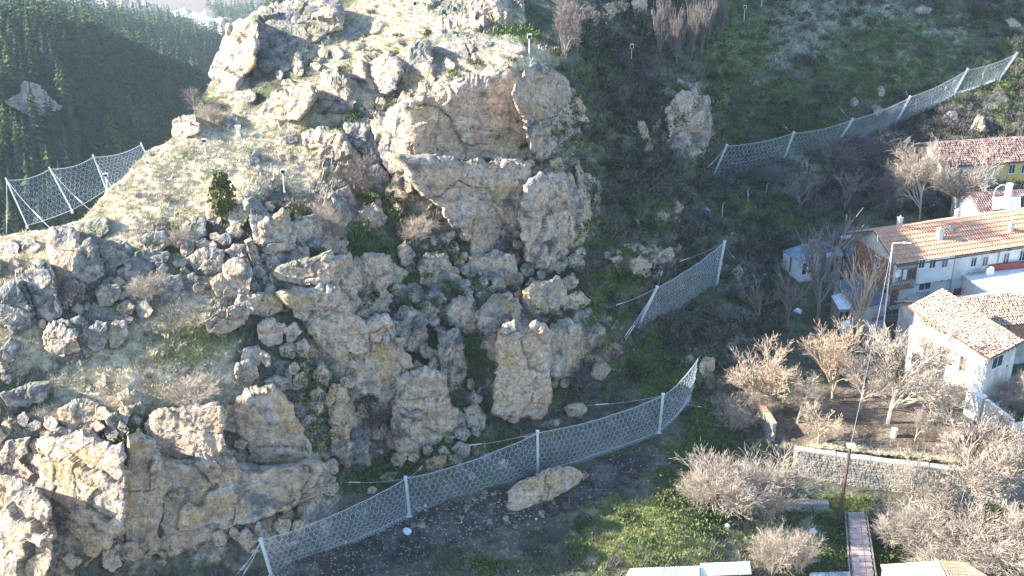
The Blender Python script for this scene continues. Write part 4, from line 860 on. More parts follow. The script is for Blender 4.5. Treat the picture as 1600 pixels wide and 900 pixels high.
proto('brush1', 'twig_pale', seed=6, h=3, spread=.62, stems=6, lev=4, r0=.032, thick=.0055, n1=6, fork=.1)
proto('brush2', 'twig_grey', seed=7, h=3, spread=.65, stems=6, lev=4, r0=.032, thick=.0055, n1=6, fork=.1)
proto('brush3', 'twig_dark', seed=8, h=3, spread=.8, stems=5, lev=3, r0=.05, thick=.018, n1=7, fork=.1)
proto('upright', 'twig_grey', seed=9, h=6, spread=.42, stems=4, lev=3, r0=.08, thick=.016, n1=8, up=.9)
proto('sparse', 'twig_grey', seed=31, h=6, spread=.5, lev=3, r0=.10, thick=.020, n1=8, up=.6)
proto('sparse_amber', 'twig_orange', seed=32, h=6, spread=.45, lev=3, r0=.09, thick=.018, n1=8, up=.6)
proto('small', 'twig_orange', seed=10, h=3, spread=.7, lev=4, r0=.09, thick=.014, n1=6, up=.3)
def px_m(p): return F / (Vector(p) - Vector((0, 0, CAMZ))).length
def plant(key, bx, by, hpx, wpx, label, cat='tree', name='bare_tree', group=None, z=None, lean=0):
    p = surf(bx, by) if z is None else atz(bx, by, z)
    k = px_m(p); h = hpx / k / math.cos(R(PITCH)) ; tr, cr, wd = PROTO[key]
    o = empty(name, p - Vector((0, 0, .1)), rnd.uniform(0, 6.28), label, cat, group)
    sx = (wpx / k) / (wd * 1.02); o.scale = (sx, sx, h); o.rotation_euler = (lean * .5, lean, rnd.uniform(0, 6.28))
    link('trunk', tr, o); link('crown', cr, o); return o
for a in [
 ('orange',1203,650,118,118,'orange tipped bare tree at the left end of the village gardens'),
 ('orange',1300,622,125,95,'pale bare tree with amber twigs between the orange tipped tree and the big white one'),
 ('pale1',1387,663,168,170,'largest white branched bare tree, in front of the ruined house garden'),
 ('small',1279,692,72,62,'little reddish bare tree at the garden terrace edge'),
 ('pale2',1507,782,135,165,'wide pale bare tree in front of the right end of the stone wall'),
 ('pale1',1428,690,58,40,'thin sapling in the dug garden bed'),
 ('pale1',1436,345,118,85,'left one of two bare trees before the dark tiled roof'),
 ('pale2',1500,342,95,95,'right one of two bare trees before the dark tiled roof'),
 ('sparse',1277,500,160,100,'tall grey bare tree in front of the shacks'),
 ('sparse',1228,512,95,50,'slender grey sapling left of the shacks'),
 ('sparse',1312,430,95,60,'thin grey tree growing between the two shacks'),
 ('sparse_amber',1336,535,160,62,'tall thin tree with straw coloured top before the brick gable'),
 ('sparse_amber',1352,388,40,50,'small amber tree by the left end of the long tiled roof'),
 ('grey2',375,72,42,48,'dark bare tree on the skyline crag'),
 ('grey2',272,528,62,62,'dark stemmed bare tree in the left hollow'),
 ('grey2',303,152,34,40,'faint bare tree against the shaded pine slope'),
 ('grey1',880,112,120,60,'tall grey tree in the ravine head behind the middle light post'),
 ('grey2',808,458,38,32,'tiny bare tree on the bright green ledge in the centre'),
 ('pale1',1598,662,95,60,'bare tree cut by the right edge beside the ruined wall'),
 ('sparse',1320,330,70,60,'grey tree in the shaded gully above the tiled house'),
 ('pale2',1345,640,90,80,'pale bare tree behind the dug bed, left of the largest one'),
 ('pale1',1245,662,80,70,'pale bare tree just right of the orange tipped tree'),
 ('pale1',1568,790,115,110,'tall bare tree at the right end of the stone wall'),
 ('pale2',1420,800,85,90,'bare tree in the grass in front of the stone wall middle'),
 ('pale1',1585,880,110,110,'bare tree in the bottom right corner'),
 ('grey1',1385,330,70,60,'grey bare tree left of the pair before the dark tiled roof'),
 ('sparse',1250,330,60,60,'grey bare tree alone in the thicket under the upper net'),
 ('sparse',1180,505,70,60,'grey bare tree on the slope left of the shacks'),
]: plant(*a)
for a in [
 ('brush1',1130,812,112,115,'wide tan shrub left of the short stone parapet'),
 ('brush1',1195,812,112,120,'bushy tan shrub above the short stone parapet'),
 ('brush1',1525,880,90,170,'sprawling tan thicket over the lower right garden'),
 ('brush1',1450,860,80,90,'pale thicket right of the pink steps'),
 ('brush1',1205,898,88,70,'bleached stalky brush by the bottom fence, left clump'),
 ('brush1',1245,895,80,60,'bleached stalky brush by the bottom fence, right clump'),
 ('brush1',1145,672,62,70,'grey tan shrub at the tip of the long net'),
 ('brush1',1175,655,60,50,'pale shrub left of the orange tipped tree'),
 ('brush1',521,388,88,52,'pinkish bare shrub on the rocks right of the juniper'),
 ('brush1',650,382,50,62,'spreading pale shrub below the sunlit column'),
 ('brush2',568,300,78,60,'dense grey shrub left of the great square face'),
 ('brush2',122,484,52,58,'grey thorny shrub among the left rock columns'),
 ('brush1',232,470,48,60,'pale shrub behind the dark stemmed bare tree'),
 ('brush1',300,632,50,90,'low straw coloured brush above the tan weathered face'),
 ('brush1',332,196,36,46,'tan brush beside the skyline crag foot'),
 ('brush1',282,330+60,40,40,'small pale shrub in the left rock gap'),
 ('brush3',905,622,58,58,'brown black bush right of the cream pillar'),
 ('brush3',578,668,60,50,'dark thorn bush in the lower cave mouth'),
 ('brush1',1555,700,60,70,'pale brush along the top of the stone wall at right'),
 ('brush2',1205,285,40,60,'grey thorn bush under the long upper net, left part'),
 ('brush3',1300,275,60,80,'large dark thorn bush under the long upper net, middle'),
 ('brush3',1375,258,50,80,'large dark thorn bush under the long upper net, right part'),
 ('brush1',1480,905,70,150,'pale thicket along the bottom edge at right'),
 ('brush1',1398,845,55,80,'low pale thicket right of the pink steps top'),
 ('brush1',1090,790,70,70,'small tan shrub at the left of the wide tan one'),
 ('brush2',1165,770,60,80,'grey shrub behind the two wide tan ones'),
 ('brush1',1570,640,60,80,'pale brush against the roofless white house'),
 ('brush1',1480,640,60,70,'pale brush at the foot of the ruin'),
]: plant(*a[:5], a[5], 'shrub', 'bare_shrub')
for k, (x, y) in enumerate([(1094,92),(1060,98),(1078,96),(1108,80),(1030,88),(1124,70)]):
    plant('upright', x, y, rnd.uniform(75, 95), 26, ['fourth from left','second from left','third from left','fifth from left','leftmost','rightmost'][k] + ' of the tall grey saplings at the ravine head', 'tree', 'bare_sapling', 'grey saplings at the ravine head')

# leafy and twiggy low bushes: one mesh per kind
def leaf_clump(seed, n, h=.8, leaf=.13, m='leaf_dark', flat=.7):
    r_ = random.Random(seed); b = MB()
    cl = [(r_.uniform(-.6, .6), r_.uniform(-.6, .6), r_.uniform(.2, .7) * h) for _ in range(6)]
    for i in range(n):
        c = r_.choice(cl); u = Vector((r_.gauss(0, 1), r_.gauss(0, 1), r_.gauss(0, 1))).normalized() * (r_.random() ** .4) * .45
        p = Vector((c[0] + u.x, c[1] + u.y, max(.02, c[2] + u.z * flat))); d = perp(Vector((0, 0, 1)), r_); e = (perp(d, r_) + Vector((0, 0, .5))).normalized()
        b.add([p, p + d * leaf * .6 + e * leaf * .5, p + e * leaf * 1.2, p - d * leaf * .6 + e * leaf * .5], [(0, 1, 2, 3)])
    return mk(b, 'foliage', M[m])
def twig_clump(seed, n, m, w=.014, h=.9, spread=.8):
    r_ = random.Random(seed); b = MB()
    for i in range(n):
        a = r_.uniform(0, 6.28); q = r_.uniform(0, .35); p = Vector((math.cos(a) * q, math.sin(a) * q, 0)); d = Vector((math.cos(a) * spread * r_.random(), math.sin(a) * spread * r_.random(), 1)).normalized()
        L = h * r_.uniform(.5, 1.1)
        mid = p + d * L * .5 + perp(d, r_) * .06; tip = mid + (d + perp(d, r_) * .45).normalized() * L * .5; u = perp(d, r_) * w
        b.add([p - u, p + u, mid + u * .8, mid - u * .8, tip], [(0, 1, 2, 3), (3, 2, 4)])
        for s in range(3):
            q1 = p.lerp(tip, r_.uniform(.3, .9)); q2 = q1 + (d + perp(d, r_) * 1.1).normalized() * L * r_.uniform(.15, .35); u = perp(d, r_) * w * .7
            b.add([q1 - u, q1 + u, q2], [(0, 1, 2)])
    return mk(b, 'foliage', M[m])
BU = {'dark': [leaf_clump(1, 260), leaf_clump(2, 260)], 'green': [leaf_clump(3, 240, .6, .14, 'leaf_green'), leaf_clump(4, 240, .5, .14, 'leaf_green')],
      'tdark': [twig_clump(5, 110, 'twig_dark', .03), twig_clump(6, 110, 'twig_dark', .03)], 'tgrey': [twig_clump(7, 120, 'twig_grey', .022), twig_clump(8, 120, 'twig_grey', .022)],
      'tpale': [twig_clump(9, 150, 'twig_pale'), twig_clump(10, 150, 'twig_pale')], 'straw': [twig_clump(11, 130, 'straw', .014, .5, 1.2)]}
def scatter(zone, n, kinds, s0, s1, lab, grp, name='bush', cat='bush', cond=None):
    cx, cy, rx, ry = zone; c = 0; t = 0
    while c < n and t < n * 6:
        t += 1; a, q = rnd.uniform(0, 6.28), math.sqrt(rnd.random()); px, py = cx + rx * q * math.cos(a), cy + ry * q * math.sin(a)
        if py < sil(px) + 4 or (cond and not cond(px, py)): continue
        kd = rnd.choice(kinds); me = rnd.choice(BU[kd]); o = link(name, me); s_ = rnd.uniform(s0, s1)
        o.location = surf(px, py) - Vector((0, 0, .08)); o.scale = (s_, s_, s_ * rnd.uniform(.7, 1.15)); o.rotation_euler = (0, 0, rnd.uniform(0, 6.28))
        tag(o, lab, cat, grp); NAMED.append((o, px, py, lab)); c += 1
scatter((1330,130,230,110), 60, ['tdark', 'tdark', 'dark'], .8, 1.7, 'dark brown thorn bush', 'thorn bushes on the green hillside')
scatter((1330,275,140,45), 34, ['tdark', 'tgrey'], 1.1, 2.3, 'grey brown thicket bush', 'thicket below the upper net')
scatter((950,150,70,150), 40, ['tdark', 'tgrey', 'dark'], 1.0, 2.0, 'grey brown ravine bush', 'bushes in the ravine')
scatter((1180,400,70,110), 30, ['tdark', 'dark', 'tgrey'], .8, 1.7, 'dark slope bush', 'bushes between the small net and the shacks')
scatter((1060,620,60,60), 16, ['dark', 'tdark'], .5, 1.0, 'low dark bush', 'bushes above the net tip')
scatter((860,230,50,110), 22, ['dark', 'tdark', 'green'], .5, 1.0, 'small cliff bush', 'bushes on the mossy cliff')
scatter((680,470,150,120), 30, ['tgrey', 'dark', 'tdark'], .5, 1.1, 'small cleft bush', 'bushes in the central cliffs')
scatter((300,440,260,160), 34, ['tpale', 'tgrey', 'straw'], .5, 1.1, 'dry grey bush', 'bushes on the left slope')
scatter((620,80,190,70), 18, ['tpale', 'tgrey', 'dark'], .5, 1.1, 'dry bush', 'bushes on the upper straw slope')
scatter((900,840,120,50), 16, ['tpale', 'dark', 'tdark'], .5, 1.1, 'low trackside bush', 'bushes below the track')

# weeds and brush rooted on the ledges above the larger blocks
for q in RK:
    xs_ = [p[0] for p in q[1]]; ys_ = [p[1] for p in q[1]]; w_ = max(xs_) - min(xs_); cx_, cy_ = sum(xs_) / len(xs_), sum(ys_) / len(ys_)
    if w_ < 22 or not (470 < cx_ < 1120) or cy_ < 60 or cy_ > 700: continue
    for k in range(rnd.randint(2, 4)):
        x_ = rnd.uniform(min(xs_), max(xs_)); y_ = rnd.choice([min(ys_) - 1, max(ys_) + 3, cy_ + (x_ > cx_) * 4]) if k else min(ys_)
        if covered(x_, y_, -4): y_ = min(ys_) - 2
        kd = rnd.choice(['green', 'green', 'dark', 'tgrey']); p = surf(x_, y_); p = p + (Vector((0, 0, CAMZ)) - p).normalized() * .8
        o = link('shrub', rnd.choice(BU[kd])); s_ = rnd.uniform(.5, 1.15); o.location = p - Vector((0, 0, .2)); o.scale = (s_, s_, s_ * .8); o.rotation_euler = (0, 0, rnd.uniform(0, 6.28))
        lb = {'green': 'green ledge plant', 'dark': 'dark ledge bush', 'tgrey': 'twiggy ledge bush'}[kd]; tag(o, lb, 'plant', 'plants on the cliff ledges'); NAMED.append((o, x_, y_, lb))

# juniper
b = MB(); r_ = random.Random(3)
for i in range(900):
    z = r_.random() ** .8; rr = .26 * (math.sin(min(1, z * 1.15) * math.pi * .93) ** .6 + .1) * r_.uniform(.4, 1.1); a = r_.uniform(0, 6.28); p = Vector((math.cos(a) * rr, math.sin(a) * rr, z)); d = perp(Vector((0, 0, 1)), r_) * .035; e = Vector((d.y * .3, d.x * .3, .06))
    b.add([p, p + d + e * .5, p + e * 1.3, p - d + e * .5], [(0, 1, 2, 3)])
p = surf(353, 346); o = empty('juniper', p, 0, 'small upright green juniper on the edge of the dry grass slope', 'tree'); hh = 64 / px_m(p) / .9; o.scale = (hh, hh, hh)
link('crown', mk(b, 'crown', M['leaf_juniper']), o); tk = MB().tube((0, 0, -.05), (0, 0, .9), .03, .008, 6); link('trunk', mk(tk, 'trunk', M['bark']), o)

# countless low growth: joined meshes
def stuff_scatter(name, proto_f, n, mask, m, s0, s1, label, cat, seed):
    g = np.random.RandomState(seed); Vs, Fs = [], []; nb = 0; got = 0; tries = 0
    while got < n and tries < 12:
        tries += 1
        px = g.uniform(-80, 1680, n * 3); py = g.uniform(-30, 930, n * 3)
        ok = py > sil(px) + 2; px, py = px[ok], py[ok]
        j = np.clip(np.round((px + 260) / 3).astype(int), 0, len(PXS) - 1); sl = sil(PXS[j]); i = np.clip(np.round((py - 1060) / (sl - 1060) * (NR - 1)).astype(int), 0, NR - 1)
        keep = g.random_sample(len(px)) < mask[i, j]
        i, j = i[keep], j[keep]
        for a, b_ in zip(i[:n - got], j[:n - got]):
            v, f = proto_f[g.randint(len(proto_f))]; s = g.uniform(s0, s1); t = g.uniform(0, 6.28); c_, s_ = math.cos(t), math.sin(t)
            vv = np.stack([(v[:, 0] * c_ - v[:, 1] * s_) * s, (v[:, 0] * s_ + v[:, 1] * c_) * s, v[:, 2] * s], -1) + HP[a, b_] + np.array([g.uniform(-.1, .1), g.uniform(-.1, .1), -.03])
            Vs.append(vv); Fs.append(f + nb); nb += len(v)
        got += len(i)
    return tag(link(name, mesh_np(name, np.concatenate(Vs), np.concatenate(Fs), m)), label, cat, kind='stuff')
def tuft(seed, n, h, w, sp_):
    r_ = random.Random(seed); V, Fc = [], []
    for k in range(n):
        a = r_.uniform(0, 6.28); q = r_.uniform(0, .2); x, y = math.cos(a) * q, math.sin(a) * q; l = h * r_.uniform(.5, 1.2); tx, ty = x + math.cos(a) * sp_ * r_.random(), y + math.sin(a) * sp_ * r_.random(); b = a + r_.uniform(0, 3)
        V += [(x - math.cos(b) * w, y - math.sin(b) * w, 0), (x + math.cos(b) * w, y + math.sin(b) * w, 0), (tx, ty, l)]; Fc.append((3*k, 3*k+1, 3*k+2))
    return np.array(V), np.array(Fc)
flat_ok = 1 - np.clip(FL['track'] + FL['garden'], 0, 1)
TF = [tuft(k, 9, .3, .03, .25) for k in range(5)]; TL = [tuft(20 + k, 12, .55, .022, .5) for k in range(5)]
OC = []
for k in range(5):
    r_ = np.random.RandomState(k); v = np.array([(1,0,0),(0,1,0),(-1,0,0),(0,-1,0),(0,0,.7),(0,0,-.5)], float) * r_.uniform(.6, 1.2, (6, 3)); OC.append((v, np.array([(0,1,4),(1,2,4),(2,3,4),(3,0,4),(1,0,5),(2,1,5),(3,2,5),(0,3,5)])))
_gm = (FL['track'] * .6 + FL['gravel'] + .5 * FL['rock'] * sst(.1, .6, FL['n'][1]) + .25 * FL['garden'] + .12 * (1 - FL['straw']) * (PX < 1200) * (PX > 560) * (PY > 300))
stuff_scatter('gravel', OC, 9000, np.clip(_gm, 0, 1), M['gravel'], .05, .17, 'broken stone and gravel on the track and under the cliffs', 'gravel', 11)
M['lime'] = mat('sun_toned_meadow_grass', (.30,.31,.11), var=.3, scale=3, col2=(.24,.27,.09))  # yellow green grass with sunlight put into its colour
limem = sst(.3, .7, blob(PX, PY, LIME) + .2 * FL['n'][1])
stuff_scatter('meadow_grass', TF, 7000, limem * (1 - .9 * FL['rock']) * flat_ok, M['lime'], .5, 1.2, 'yellow green grass of the mound and the gardens', 'grass', 12)
stuff_scatter('brown_tussocks', TL, 2600, FL['straw'] * (1 - .8 * FL['rock']) * flat_ok * sst(0, .4, FL['n'][2]), M['twig_pale'], .4, .9, 'brown tussocks in the dry grass', 'grass', 14)
stuff_scatter('dry_grass', TF, 13000, FL['straw'] * (1 - .8 * FL['rock']) * flat_ok, M['straw'], .5, 1.3, 'dry straw coloured grass over the sunlit slopes', 'grass', 1)
stuff_scatter('green_grass', TF, 10000, FL['green'] * (1 - .85 * FL['rock']) * (1 - FL['straw']) * flat_ok, M['leaf_green'], .5, 1.3, 'fresh green grass and moss in the shaded gullies', 'grass', 2)
scr = (.35 + .65 * sst(-.1, .5, FL['n'][1])) * (1 - .75 * FL['rock']) * (1 - FL['straw']) * (1 - .6 * FL['green']) * flat_ok * (1 - sst(1180, 1260, PX) * sst(560, 620, PY))
stuff_scatter('low_scrub', TL, 9000, scr, M['twig_dark'], .6, 1.6, 'low dark scrub covering the shaded slopes', 'scrub', 3)
def clump_np(seed, n, w):
    r_ = random.Random(seed); V, Fc = [], []
    for i in range(n):
        a = r_.uniform(0, 6.28); q = r_.uniform(0, .3); p = Vector((math.cos(a) * q, math.sin(a) * q, 0)); d = Vector((math.cos(a) * r_.random() * .9, math.sin(a) * r_.random() * .9, 1)).normalized(); L = r_.uniform(.5, 1.1); t = p + d * L + perp(d, r_) * .15; u = perp(d, r_) * w; k = len(V)
        V += [tuple(p - u), tuple(p + u), tuple(t)]; Fc.append((k, k+1, k+2))
        for s in range(2):
            q1 = p.lerp(t, r_.uniform(.4, .9)); q2 = q1 + (d + perp(d, r_) * 1.1).normalized() * L * .3; u = perp(d, r_) * w * .8; k = len(V); V += [tuple(q1 - u), tuple(q1 + u), tuple(q2)]; Fc.append((k, k+1, k+2))
    return np.array(V), np.array(Fc)
CL = [clump_np(60 + k, 20, .034) for k in range(5)]
thick = (sst(860, 960, PX) * (1 - sst(1560, 1640, PX) * 0)) * (1 - FL['rock'] * .85) * (.25 + .75 * sst(-.1, .4, FL['n'][0] + .5 * FL['n'][1])) * flat_ok * (1 - sst(560, 640, PY)) * (1 - .75 * sst(1180, 1260, PX) * sst(345, 380, PY)) * (1 - .7 * FL['grey']) * (1 - .55 * FL['green']) * (1 - sst(1190, 1230, PX) * sst(335, 350, PY)) * (.35 + .65 * sst(-.25, .25, FL['n'][1]))
stuff_scatter('thicket', CL, 1700, thick, M['twig_dark'], .8, 2.0, 'tangled dark bare thicket on the shaded hillside', 'thicket', 5)
stuff_scatter('grey_thicket', CL, 1100, np.clip(thick * .8 + .5 * FL['rock'] * sst(.0, .5, FL['n'][1]) * (PX > 380) * (PY > 330) * (PX < 1000), 0, 1), M['twig_grey'], .6, 1.5, 'grey bare brush in the gullies and ledges', 'thicket', 6)
LC = []
for k in range(4):
    r_ = random.Random(80 + k); V, Fc = [], []
    for i in range(40):
        p = Vector((r_.gauss(0, .3), r_.gauss(0, .3), abs(r_.gauss(0, .22)))); d = perp(Vector((0, 0, 1)), r_) * .08; e = Vector((r_.uniform(-.05, .05), r_.uniform(-.05, .05), .09)); kk = len(V); V += [tuple(p), tuple(p + d + e), tuple(p + e * 2), tuple(p - d + e)]; Fc.append((kk, kk+1, kk+2, kk+3))
    LC.append((np.array(V), np.array(Fc)))
stuff_scatter('ivy_and_weeds', LC, 3600, np.clip((FL['green'] * (1 - .85 * limem) + .35 * FL['rock'] * sst(.1, .5, FL['n'][1]) * (PX > 420)) * (1 - FL['straw']) * flat_ok, 0, 1), M['leaf_green'], .6, 1.5, 'green weeds and ivy in gullies and rock ledges', 'weeds', 7)
stuff_scatter('dark_evergreen_scrub', LC, 2200, thick, M['leaf_dark'], .8, 2.0, 'dark leafy scrub on the shaded hillside', 'scrub', 8)
stuff_scatter('dead_stalks', TL, 5000, (FL['grey'] * .8 + .25 * FL['rock'] * sst(.1, .5, FL['n'][1])) * flat_ok, M['twig_grey'], .5, 1.2, 'grey dead stalks in the clefts and pale patches', 'scrub', 4)
# ------------------------------------------------------------------ rockfall nets
M['cable'] = mat('steel_cable', (.5,.53,.55), rough=.5, var=.1, metal=.3)
M['rust'] = mat('rusty_pole', (.10,.06,.048), var=.3, scale=3)
def lerp_poly(pts, t):
    """point on a polyline by fraction of the number of spans"""
    n = len(pts) - 1; i = min(int(t * n), n - 1); return Vector(pts[i]).lerp(Vector(pts[i+1]), t * n - i)
def net(label, tops, bots, sag, belly, cell=.62, wr=.018, fine=.24, posts=None, guys=(), post_r=.11, skirt=.5, out=None, anchors=(), group='rockfall nets on the hill'):
    """tops and bots: post heads and feet in order"""
    root = empty('rockfall_net', bots[0], 0, label, 'safety net', group); org = Vector(bots[0])
    tops = [Vector(t) for t in tops]; bots = [Vector(b) for b in bots]
    L = sum((tops[i+1] - tops[i]).length for i in range(len(tops) - 1)); n = len(tops) - 1
    cum = [0]
    for i in range(n): cum.append(cum[-1] + (bots[i+1] - bots[i]).length)
    Hh = sum((t - b).length for t, b in zip(tops, bots)) / len(tops)
    down = (out or Vector((0, -1, 0))).normalized()
    def at(s, v):
        """s metres along the foot line, v 0 foot .. 1 head"""
        s = min(max(s, 0), cum[-1] - 1e-6); i = max(k for k in range(n) if cum[k] <= s); f = (s - cum[i]) / (cum[i+1] - cum[i])
        t = tops[i].lerp(tops[i+1], f) - Vector((0, 0, 1)) * sag * 4 * f * (1 - f); b = bots[i].lerp(bots[i+1], f) - Vector((0, 0, 1)) * sag * .3 * 4 * f * (1 - f)
        p = b.lerp(t, v); w = math.sin(math.pi * min(1, max(0, v))) ** .8
        wob = .10 * mnoise.noise(Vector((s * .5, v * 3, org.x)))
        return p + down * (belly * w * (1 - v * .5) * (.35 + .65 * 4 * f * (1 - f)) + wob) - org
    W = MB(); nx = max(4, int(cum[-1] / cell)); ny = max(3, int(Hh / (cell * .87))); ds = cum[-1] / nx; dv = 1. / ny
    def seg(a, b, r, mb):
        d = (b - a); d.normalize(); u = Vector((0, 0, 1)).cross(d); u = (u if u.length > 1e-3 else d.orthogonal()).normalized(); w_ = d.cross(u)
        vs = [];
        for c in (a, b):
            for k in range(3):
                t = 2.0944 * k; vs.append(c + (u * math.cos(t) + w_ * math.sin(t)) * r)
        mb.add(vs, [(0, 1, 4, 3), (1, 2, 5, 4), (2, 0, 3, 5)])
    for j in range(ny + 1):
        for i in range(nx + 1):
            off = .5 * (j % 2)
            c = lambda di, dj: at((i + off + di) * ds, min(1, max(0, (j + dj) * dv)))
            if (i + off) > nx: continue
            # hexagon: left edge upright, two upper slants
            a, b = c(-.5, -.17), c(-.5, .17 + .33)
            seg(c(-.5, 0), c(-.5, .55), wr, W); seg(c(-.5, .55), c(0, 1.0) , wr, W); seg(c(.5, .55), c(0, 1.0), wr, W)
    W.build('ring_netting', M['wire'], root)
    if fine:
        G = MB(); m_ = int(cum[-1] / fine); q_ = max(3, int(Hh / fine))
        for i in range(m_):
            for j in range(q_):
                a, b, c_, d = at(i * fine, j / q_), at((i + 1) * fine, (j + 1) / q_), at((i + 1) * fine, j / q_), at(i * fine, (j + 1) / q_)
                o_ = down * -.04
                seg(a + o_, b + o_, wr * .38, G); seg(c_ + o_, d + o_, wr * .38, G)
        G.build('wire_mesh', M['wire'], root)
    # folded skirt along the foot
    if skirt:
        K = MB(); m_ = int(cum[-1] / .3)
        for i in range(m_):
            for j in range(3):
                a = at(i * .3, 0) + down * (.12 + .1 * j) * skirt - Vector((0, 0, .08 * j * skirt)) + Vector((0, 0, .12 * mnoise.noise(Vector((i * .7, j, 3))))); b = at((i + 1) * .3, 0) + down * (.12 + .1 * (j + 1)) * skirt - Vector((0, 0, .10 * (j + 1) * skirt)); c_ = at((i + .5) * .3, .1) + down * .1
                seg(a, b, wr * .8, K); seg(b, c_, wr * .7, K)
        K.build('folded_skirt', M['wire'], root)
    C1 = MB(); C1.path([at(cum[-1] * k / 60, 1) for k in range(61)], .028, 4); C1.build('top_cable', M['cable'], root)
    C2 = MB(); C2.path([at(cum[-1] * k / 60, 0) for k in range(61)], .032, 4); C2.build('foot_cable', M['cable'], root)
    pm = None
    for i, (t, b) in enumerate(zip(tops, bots)):
        if posts and i not in posts: continue
        d = (t - b).normalized(); p = MB(); u = Vector((1, 0, 0)); u = (u - d * u.dot(d)).normalized(); v = d.cross(u)
        r = post_r; a0, a1 = b - org - d * .1, t - org + d * .12
        # H section: two flanges and a web
        def bar(u0, u1, v0, v1, e0, e1):
            vs = [a0.lerp(a1, 0) + u * x + v * y for x, y in ((u0, v0), (u1, v0), (u1, v1), (u0, v1))] + [a1 + u * x + v * y for x, y in ((u0, v0), (u1, v0), (u1, v1), (u0, v1))]
            p.add(vs, [(0,3,2,1),(4,5,6,7),(0,1,5,4),(1,2,6,5),(2,3,7,6),(3,0,4,7)])
        bar(-r, r, -r, -r + .03, 0, 0); bar(-r, r, r - .03, r, 0, 0); bar(-.015, .015, -r + .031, r - .031, 0, 0)
        po = p.build('post', M['steel'], root)
        q = MB(); q.add([a1 + d * .0 + u * x + v * y for x, y in ((-r*1.4, -r*1.4), (r*1.4, -r*1.4), (r*1.4, r*1.4), (-r*1.4, r*1.4))] + [a1 + d * .08 + u * x + v * y for x, y in ((-r*1.4, -r*1.4), (r*1.4, -r*1.4), (r*1.4, r*1.4), (-r*1.4, r*1.4))], [(0,3,2,1),(4,5,6,7),(0,1,5,4),(1,2,6,5),(2,3,7,6),(3,0,4,7)]); q.build('head_plate', M['steel'], po)
        q = MB(); bb = b - org; q.box(bb + Vector((-r*2.2, -r*2.2, -.3)), bb + Vector((r*2.2, r*2.2, -.02))); q.build('base_plate', M['steel'], po)
    for a, b, r in guys:
        a, b = Vector(a) - org, Vector(b) - org
        g = MB(); g.path([a.lerp(b, k / 8) - Vector((0, 0, .25 * 4 * (k/8) * (1 - k/8))) for k in range(9)], r, 4); go = g.build('guy_cable', M['cable'], root)
        br = MB(); br.tube(a.lerp(b, .62) - Vector((0,0,.2)), a.lerp(b, .78) - Vector((0,0,.15)), .05, .05, 6); br.build('brake_ring', M['steel'], go)
    return root
def up_at(px, py, base, pxt=None, pyt=None):
    """head of a post whose foot is base, seen at (pxt, pyt), kept at the foot's forward distance less a lean"""
    return Vector(atY(pxt, pyt, base.y).tolist())
def mknet(label, P, lean=0.0, **kw):
    """P: list of ((foot px), (head px)); the heads lean towards the valley"""
    bots = [surf(*f) + Vector((0, 0, .05)) for f, h in P]
    tops = [Vector(atY(h[0], h[1], b.y - lean).tolist()) for (f, h), b in zip(P, bots)]
    return tops, bots
# long net in the foreground
tp, bt = mknet('', [((425,898),(408,845)),((640,804),(634,748)),((841,737),(840,676)),((1029,675),(1036,618)),((1078,628),(1091,560))], .5)
def head(i): return tp[i]
net('long sagging rockfall net across the foreground, held by four grey posts', tp, bt, .5, 1.0, cell=.52, wr=.0125, posts=[0, 1, 2, 3], out=Vector((.25, -1, -.2)),
    guys=[(tp[0], surf(366, 900), .03), (tp[0], surf(374, 908), .03), (tp[0], surf(372, 838), .025), (tp[0], surf(510, 762), .015), (tp[1], surf(520, 753), .018), (tp[1], surf(668, 722), .018), (tp[2], surf(815, 682), .05), (tp[2], surf(700, 700), .018), (tp[3], surf(900, 634), .018), (tp[3], surf(1120, 640), .02), (bt[3], surf(1105, 655), .018)])
tp, bt = mknet('', [((1001,514),(1026,450)),((1119,445),(1132,379))], .6)
net('small rockfall net with two leaning posts above the shaded green slope', tp, bt, .35, .7, cell=.56, wr=.013, out=Vector((.3, -1, -.2)), group=None, skirt=.7,
    guys=[(tp[0], surf(965, 544), .03), (tp[0], surf(975, 538), .025), (tp[0], surf(940, 483), .02), (tp[0], surf(1030, 418), .015), (tp[1], surf(1148, 412), .015), (tp[1], surf(1045, 412), .015)])
tp, bt = mknet('', [((1118,272),(1135,228)),((1226,249),(1240,208)),((1310,224),(1332,187)),((1400,194),(1422,152)),((1490,150),(1512,109)),((1563,120),(1589,84))], .5)
net('longest net climbing the green hillside at upper right', tp, bt, .35, .7, cell=.66, wr=.017, fine=.5, out=Vector((.3, -1, -.2)), group=None, skirt=.5,
    guys=[(tp[0], surf(1098, 268), .03), (bt[0], surf(1098, 277), .025), (tp[1], surf(1222, 199), .02), (tp[2], surf(1310, 168), .02), (tp[3], surf(1418, 132), .02), (tp[5], surf(1600, 98), .02), (bt[5], surf(1602, 115), .025)])
# net on the skyline over the wooded valley: feet stand on the far edge of the dry slope
bt = [Vector(atY(*q).tolist()) for q in ((42,352,100.5),(112,328,101.5),(166,296,103.5),(232,250,108))]
tp = [Vector(atY(*q).tolist()) for q in ((10,281,101.5),(78,264,102.5),(146,245,104.5),(221,226,109))]
e0 = Vector(atY(240, 228, 109.6).tolist())
net('pale backlit net on the left skyline above the wooded valley', tp, bt, .35, .3, cell=.42, wr=.009, fine=.25, out=Vector((-.3, 1, -.1)), group=None, skirt=0, post_r=.045,
    guys=[(tp[0], atY(10, 364, 100).tolist(), .03), (tp[0], surf(78, 344), .02), (tp[1], surf(143, 306), .02), (tp[2], surf(176, 284), .02), (tp[3], surf(232, 238), .03)])

